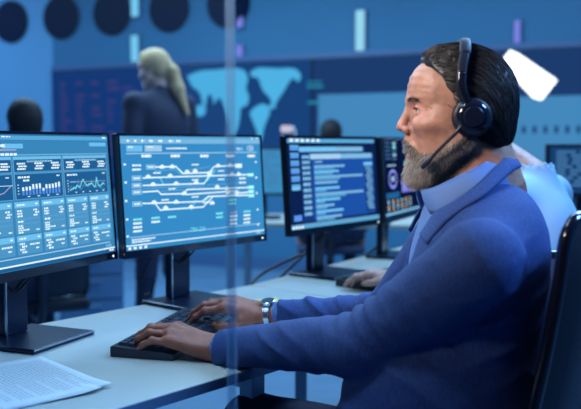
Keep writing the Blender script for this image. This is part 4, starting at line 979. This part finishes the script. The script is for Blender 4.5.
# ------------------------------------------------------------------ other people, seen out of focus
def figure(label, H, face, pose, skin_c, hair_c, top, bottom, hair='short', res=.008, ftor=None, arms=None, hs_=1.0, lean=0):
    fw, lf, up = frame(face); H = np.asarray(H, float); tf, tl, tu = frame(ftor if ftor is not None else (face[0], face[1], 0))
    t = thing('person', label, 'person', (H[0], H[1], 0)); g0 = np.array([0, 0, 1.])
    hp_, L = head_prims(H, fw, lf, up, hs_)
    nb = H-tf*(.045+lean)-g0*.135; ch = nb-tf*.01-g0*.18; be = nb+tf*.02-g0*.40; pe = nb-g0*.55+tf*.0
    S = {g: nb+tl*g*.185-g0*.055+tf*.01 for g in (1, -1)}; jo = {}
    hands = []; sleeves = []
    for g in (1, -1):
        if arms and g in arms: E_, W_, Fd, Nd = arms[g]; E_ = np.asarray(E_); W_ = np.asarray(W_)
        else: E_ = S[g]-g0*.27+tl*g*.05-tf*.02; W_ = E_-g0*.22+tf*.08; Fd = -g0+tf*.2; Nd = tl*g
        hh, _ = hand(W_, Fd, Nd, np.cross(Fd, Nd)*g*(-1), [(14, 20, 12), (16, 22, 12), (18, 24, 12), (20, 24, 12)], [(28, 26, -10), (56, 42, -14), (82, 46, -18), (100, 46, -22)])
        hands += [rc(S[g], E_, .045, .038, .02), rc(E_, W_, .034, .024, .012)]+hh; sleeves += [rc(S[g], E_, .060, .050, .02), rc(E_, E_+(W_-E_)*.9, .047, .035, .02)]
    core = [rc(L(-20, 0, -50), nb, .050*hs_, .055, .02), el(ch, (.10, .15, .17), np.stack([tf, tl, g0]), .03), rc(be, pe, .11, .12, .04)]
    pts = [H+.16, H-.16]+[np.array(p) for h in hands if h['t'] == 'rc' for p in (h['a'], h['b'])]+[pe-.17, pe+.17]
    lo = np.min(pts, 0)-.09; hi = np.max(pts, 0)+.09
    def col(V):
        q = V-H; c = np.tile(np.array(skin_c), (len(V), 1)); return c
    sdf_obj('body', hp_+core+hands, lo, hi, res*.7, 'skin', t, col=col, it=1)
    RR = np.stack([fw, lf, up]); hn = unit(fw*67-up*48)
    hp2 = [el(L(-1, 0, 47), np.array([.100, .081, .090])*hs_, RR, .01), el(L(-38, 0, 8), np.array([.060, .073, .080])*hs_, RR, .02), el(L(38, 0, 94), np.array([.046, .054, .036])*hs_, RR, .02), half(L(86, 0, 104), hn, .01)]
    if hair == 'pony':
        hp2 += [el(L(-92, 0, 16), (.022, .022, .022), RR, .012), rc(L(-92, 0, 16), L(-112, 0, -30), .020, .030, .02), rc(L(-112, 0, -30), L(-122, 0, -140), .033, .036, .02), rc(L(-122, 0, -140), L(-150, 0, -300), .034, .012, .02)]
    sdf_obj('hair', hp2, H-.30, H+.20, res*.6, 'hair_soft', t, disp=lambda P: .002*np.sin((P-H) @ np.array([60, 420, 300])), col=lambda V: np.tile([hair_c], (len(V), 1)), it=1)
    tor = [el(ch, (.125, .175, .185), np.stack([tf, tl, g0]), .03), rc(nb-g0*.03, S[1], .055, .060, .04), rc(nb-g0*.03, S[-1], .055, .060, .04), rc(be, pe, .135, .145, .06, sq=(tl, .9)), rc(nb+g0*.03, nb-g0*.05, .062, .07, .02)]+sleeves+[rc(L(-20, 0, -50), nb+g0*.045, .050, .058, .004, op='-')]
    sdf_obj('top', tor, lo, np.array([hi[0], hi[1], H[2]]), res*.8, top, t, disp=lambda P: .003*nz(P, 25, 5), slack=.01)
    leg = [el(pe, (.13, .17, .12), np.stack([tf, tl, g0]), .03)]; fl = pe[2]
    for g in (1, -1):
        hp3 = pe+tl*g*.09-g0*.03
        if pose == 'stand': kn = hp3-g0*(fl*.47)+tf*.03+tl*g*.01; an = np.array([kn[0], kn[1], .09])-tf*.05+(tf*.10 if g > 0 else -tf*.10)
        else: kn = hp3+tf*.40+tl*g*.04; kn[2] = .53; an = np.array([kn[0], kn[1], .09])-tf*.02
        leg += [rc(hp3, kn, .090, .062, .03), rc(kn, an, .058, .045, .02)]
        sdf_obj('shoe', [rc(an-tf*.03-g0*.05, an+tf*.15-g0*.06, .042, .032, .02), rc(an, an-g0*.05, .042, .044, .02), half((0, 0, .003), (0, 0, -1), .003)], an-np.array([.24, .24, .12]), an+np.array([.24, .24, .08]), .011, 'shoe', t)
    lp = np.array([p for h in leg if h['t'] == 'rc' for p in (h['a'], h['b'])])
    sdf_obj('trousers', leg, lp.min(0)-.19, np.maximum(lp.max(0), pe)+.19, res*1.2, bottom, t)
    return t
# the neighbour in the pale shirt, mostly hidden behind the man
Tn = np.array([-.80, .60, 0]); Hn = np.array([.555, 2.40, 1.225])
nbp = Hn-unit(Tn)*.155-np.array([0, 0, .135]); tln = unit(np.cross((0, 0, 1), Tn))
wr = U(430, 268, 2.50)
wr[2] = DZ+.045
figure('person in a pale blue shirt sitting behind the headset man, one hand on a keyboard', Hn, (-.9, .43, -.1), 'sit', (.62, .34, .26), (.03, .022, .02), 'white_shirt', 'trousers', ftor=Tn, res=.008, lean=.11,
       arms={-1: (nbp-tln*.22+unit(Tn)*.06-np.array([0, 0, .27]), wr, (-.96, .18, -.02), (0, -.1, 1)), 1: (np.array([.50, 2.27, .86]), np.array([.33, 2.45, DZ+.05]), (-.9, .4, 0), (0, 0, 1))})
office_chair((.68, 2.285), math.atan2(.95, -.3), 'navy office chair behind the person in the pale blue shirt', mb_='chair_blue', recl=8, ht=.42, arms=False)
# the woman standing in front of the wall screens
yw = 4.7; Hw = U(156, 71, yw)
figure('blonde woman with a ponytail in a dark top standing before the video wall', Hw, (-.93, .36, -.22), 'stand', (.62, .42, .38), (.62, .44, .24), 'dark_top', 'dark_top', 'pony', .010, ftor=(-.75, .66, 0), hs_=.95)
Hs = U(25, 127, 3.85)
figure('dark-haired person seated with their back turned behind the dashboard monitor', Hs, (-.45, .9, 0), 'sit', (.4, .25, .2), (.012, .012, .016), 'dark_top', 'trousers', res=.012)
office_chair((Hs[0]-.03, Hs[1]+.12), math.atan2(.9, -.45), 'black office chair of the dark-haired person behind the dashboard monitor', mb_='chair_black', arms=False, ht=.5, z0=.47)
Hs = U(331, 138, 5.95)
figure('dark-haired person seated with their back turned behind the code monitor', Hs, (.1, 1, 0), 'sit', (.4, .25, .2), (.012, .012, .016), 'dark_top', 'trousers', res=.012)
office_chair((Hs[0], Hs[1]+.10), math.pi/2, 'black office chair of the dark-haired person behind the code monitor', mb_='chair_blue', arms=False, ht=.42)

# ------------------------------------------------------------------ furniture further back
def plain_desk(p0, wd, dp_, rz, label):
    t = thing('desk', label, 'desk', (p0[0], p0[1], 0), rz, 'desks further back')
    MB().box((0, 0, DZ-.025), (wd, dp_, DZ)).build('worktop', 'desk_top', t, .003)
    for x in (.06, wd-.06):
        for y in (.06, dp_-.06): MB().box((x-.02, y-.02, 0), (x+.02, y+.02, DZ-.026)).build('leg', 'desk_metal', t)
    return t
def far_monitor(c, rz, label, w_, h_, zb, m, rows):
    t = thing('monitor', label, 'monitor', (c[0], c[1], DZ), rz, 'monitors further back'); z = zb-DZ
    MB().box((-w_/2, 0, z), (w_/2, .03, z+h_)).build('housing', 'black_plastic', t, .004)
    sc_ = MB().box((-w_/2+.012, -.003, z+.016), (w_/2-.012, .0005, z+h_-.012)).build('screen', m, t)
    g = MB()
    for r in range(rows):
        x = -w_/2+.04
        for k in range(3):
            e = x+random.uniform(.03, w_*.25); rectq(g, I4, x, min(e, w_/2-.03), z+h_-.04-r*(h_-.07)/rows, z+h_-.03-r*(h_-.07)/rows, -.0035); x = e+.02
    g.build('text_rows', 'g_dim', sc_)['kind'] = 'stuff'
    MB().box((-.025, .031, .01), (.025, .055, z+h_*.6)).build('stand_neck', 'stand', t); MB().box((-.11, -.06, 0.0005), (.11, .12, .012)).build('base_plate', 'stand', t, .004)
plain_desk((-.42, 4.72), 1.25, .62, -.15, 'white desk with a bright monitor and small lamp further back')
p = U(262, 175, 4.95); far_monitor((p[0], p[1]), -.05, 'bright blue monitor behind the gap between the two middle monitors', .36, .29, .88, 'far_screen', 9)
p = U(286.5, 129, 4.95); zl = p[2]
la = thing('desk_lamp', 'small pale desk lamp glowing above the code monitor', 'lamp', (p[0]+.06, p[1]+.02, DZ))
MB().lathe((0, 0, 0.0005), (0, 0, 1), [(.07, 0), (.07, .012), (.02, .02)], 24).build('base', 'lamp_white', la)
MB().tube([(0, 0, .018), (0, 0, .25), (-.01, 0, zl-DZ-.02), (-.04, 0, zl-DZ+.01)], .008, 8).build('arm', 'lamp_white', la, smooth=True)
MB().lathe((-.06, 0, zl-DZ-.02), (0, 0, 1), [(.030, 0), (.036, .01), (.036, .03), (.028, .042)], 24).build('shade', 'lamp_soft', la)
plain_desk((1.15, 3.42), 1.3, .65, .05, 'white desk with a dark text monitor beyond the pale-shirted person')
p = U(575, 170, 3.65); far_monitor((p[0]+.05, p[1]), .08, 'dark monitor with faint text beyond the pale-shirted person', .36, .235, .955, 'far_dark', 10)
p = U(92, 300, 5.2); cb = thing('drawer_cabinet', 'low blue drawer cabinet standing behind the dashboard monitor', 'cabinet', (p[0], p[1], 0), .25)
MB().box((-.2, 0, .03), (.2, .5, .52)).build('body', 'cabinet', cb, .004)
for k in range(3):
    dr = MB().box((-.19, -.018, .045+k*.157), (.19, -.0005, .19+k*.157)).build('drawer', 'cabinet_front', cb, .004); MB().box((-.06, -.032, .15+k*.157), (.06, -.0185, .162+k*.157)).build('handle', 'steel', dr)
for x in (-.17, .17):
    for y in (.03, .47): MB().cyl((x, y, 0), (x, y, .03), .02).build('foot', 'black_plastic', cb)

# ------------------------------------------------------------------ glass partition in the foreground
def glassmat(name, col, fac, tint):
    m = bpy.data.materials.new(name); m.use_nodes = True; MATS[name] = m; nt = m.node_tree; nt.nodes.clear()
    tr_ = nt.nodes.new('ShaderNodeBsdfTransparent'); tr_.inputs[0].default_value = (*tint, 1)
    pb = nt.nodes.new('ShaderNodeBsdfPrincipled'); pb.inputs['Base Color'].default_value = (*col, 1); pb.inputs['Roughness'].default_value = .08
    mx = nt.nodes.new('ShaderNodeMixShader'); mx.inputs[0].default_value = fac; o = nt.nodes.new('ShaderNodeOutputMaterial')
    nt.links.new(tr_.outputs[0], mx.inputs[1]); nt.links.new(pb.outputs[0], mx.inputs[2]); nt.links.new(mx.outputs[0], o.inputs[0])
glassmat('pane', (.25, .55, .9), .022, (.97, .99, 1)); glassmat('edge_strip', (.45, .72, .92), .30, (.93, .97, 1))
gp = thing('glass_partition', 'clear glass partition with a pale edge strip in front of the desk', 'partition', (-.29, 1.1, 0))
MB().box((-.24, -.005, .02), (.2035, .005, 2.3)).build('pane', 'pane', gp); MB().box((.204, -.009, .02), (.2165, .009, 2.3)).build('edge_strip', 'edge_strip', gp, .002)
MB().box((-.24, -.02, 0), (.2165, .02, .0195)).build('floor_rail', 'desk_metal', gp)
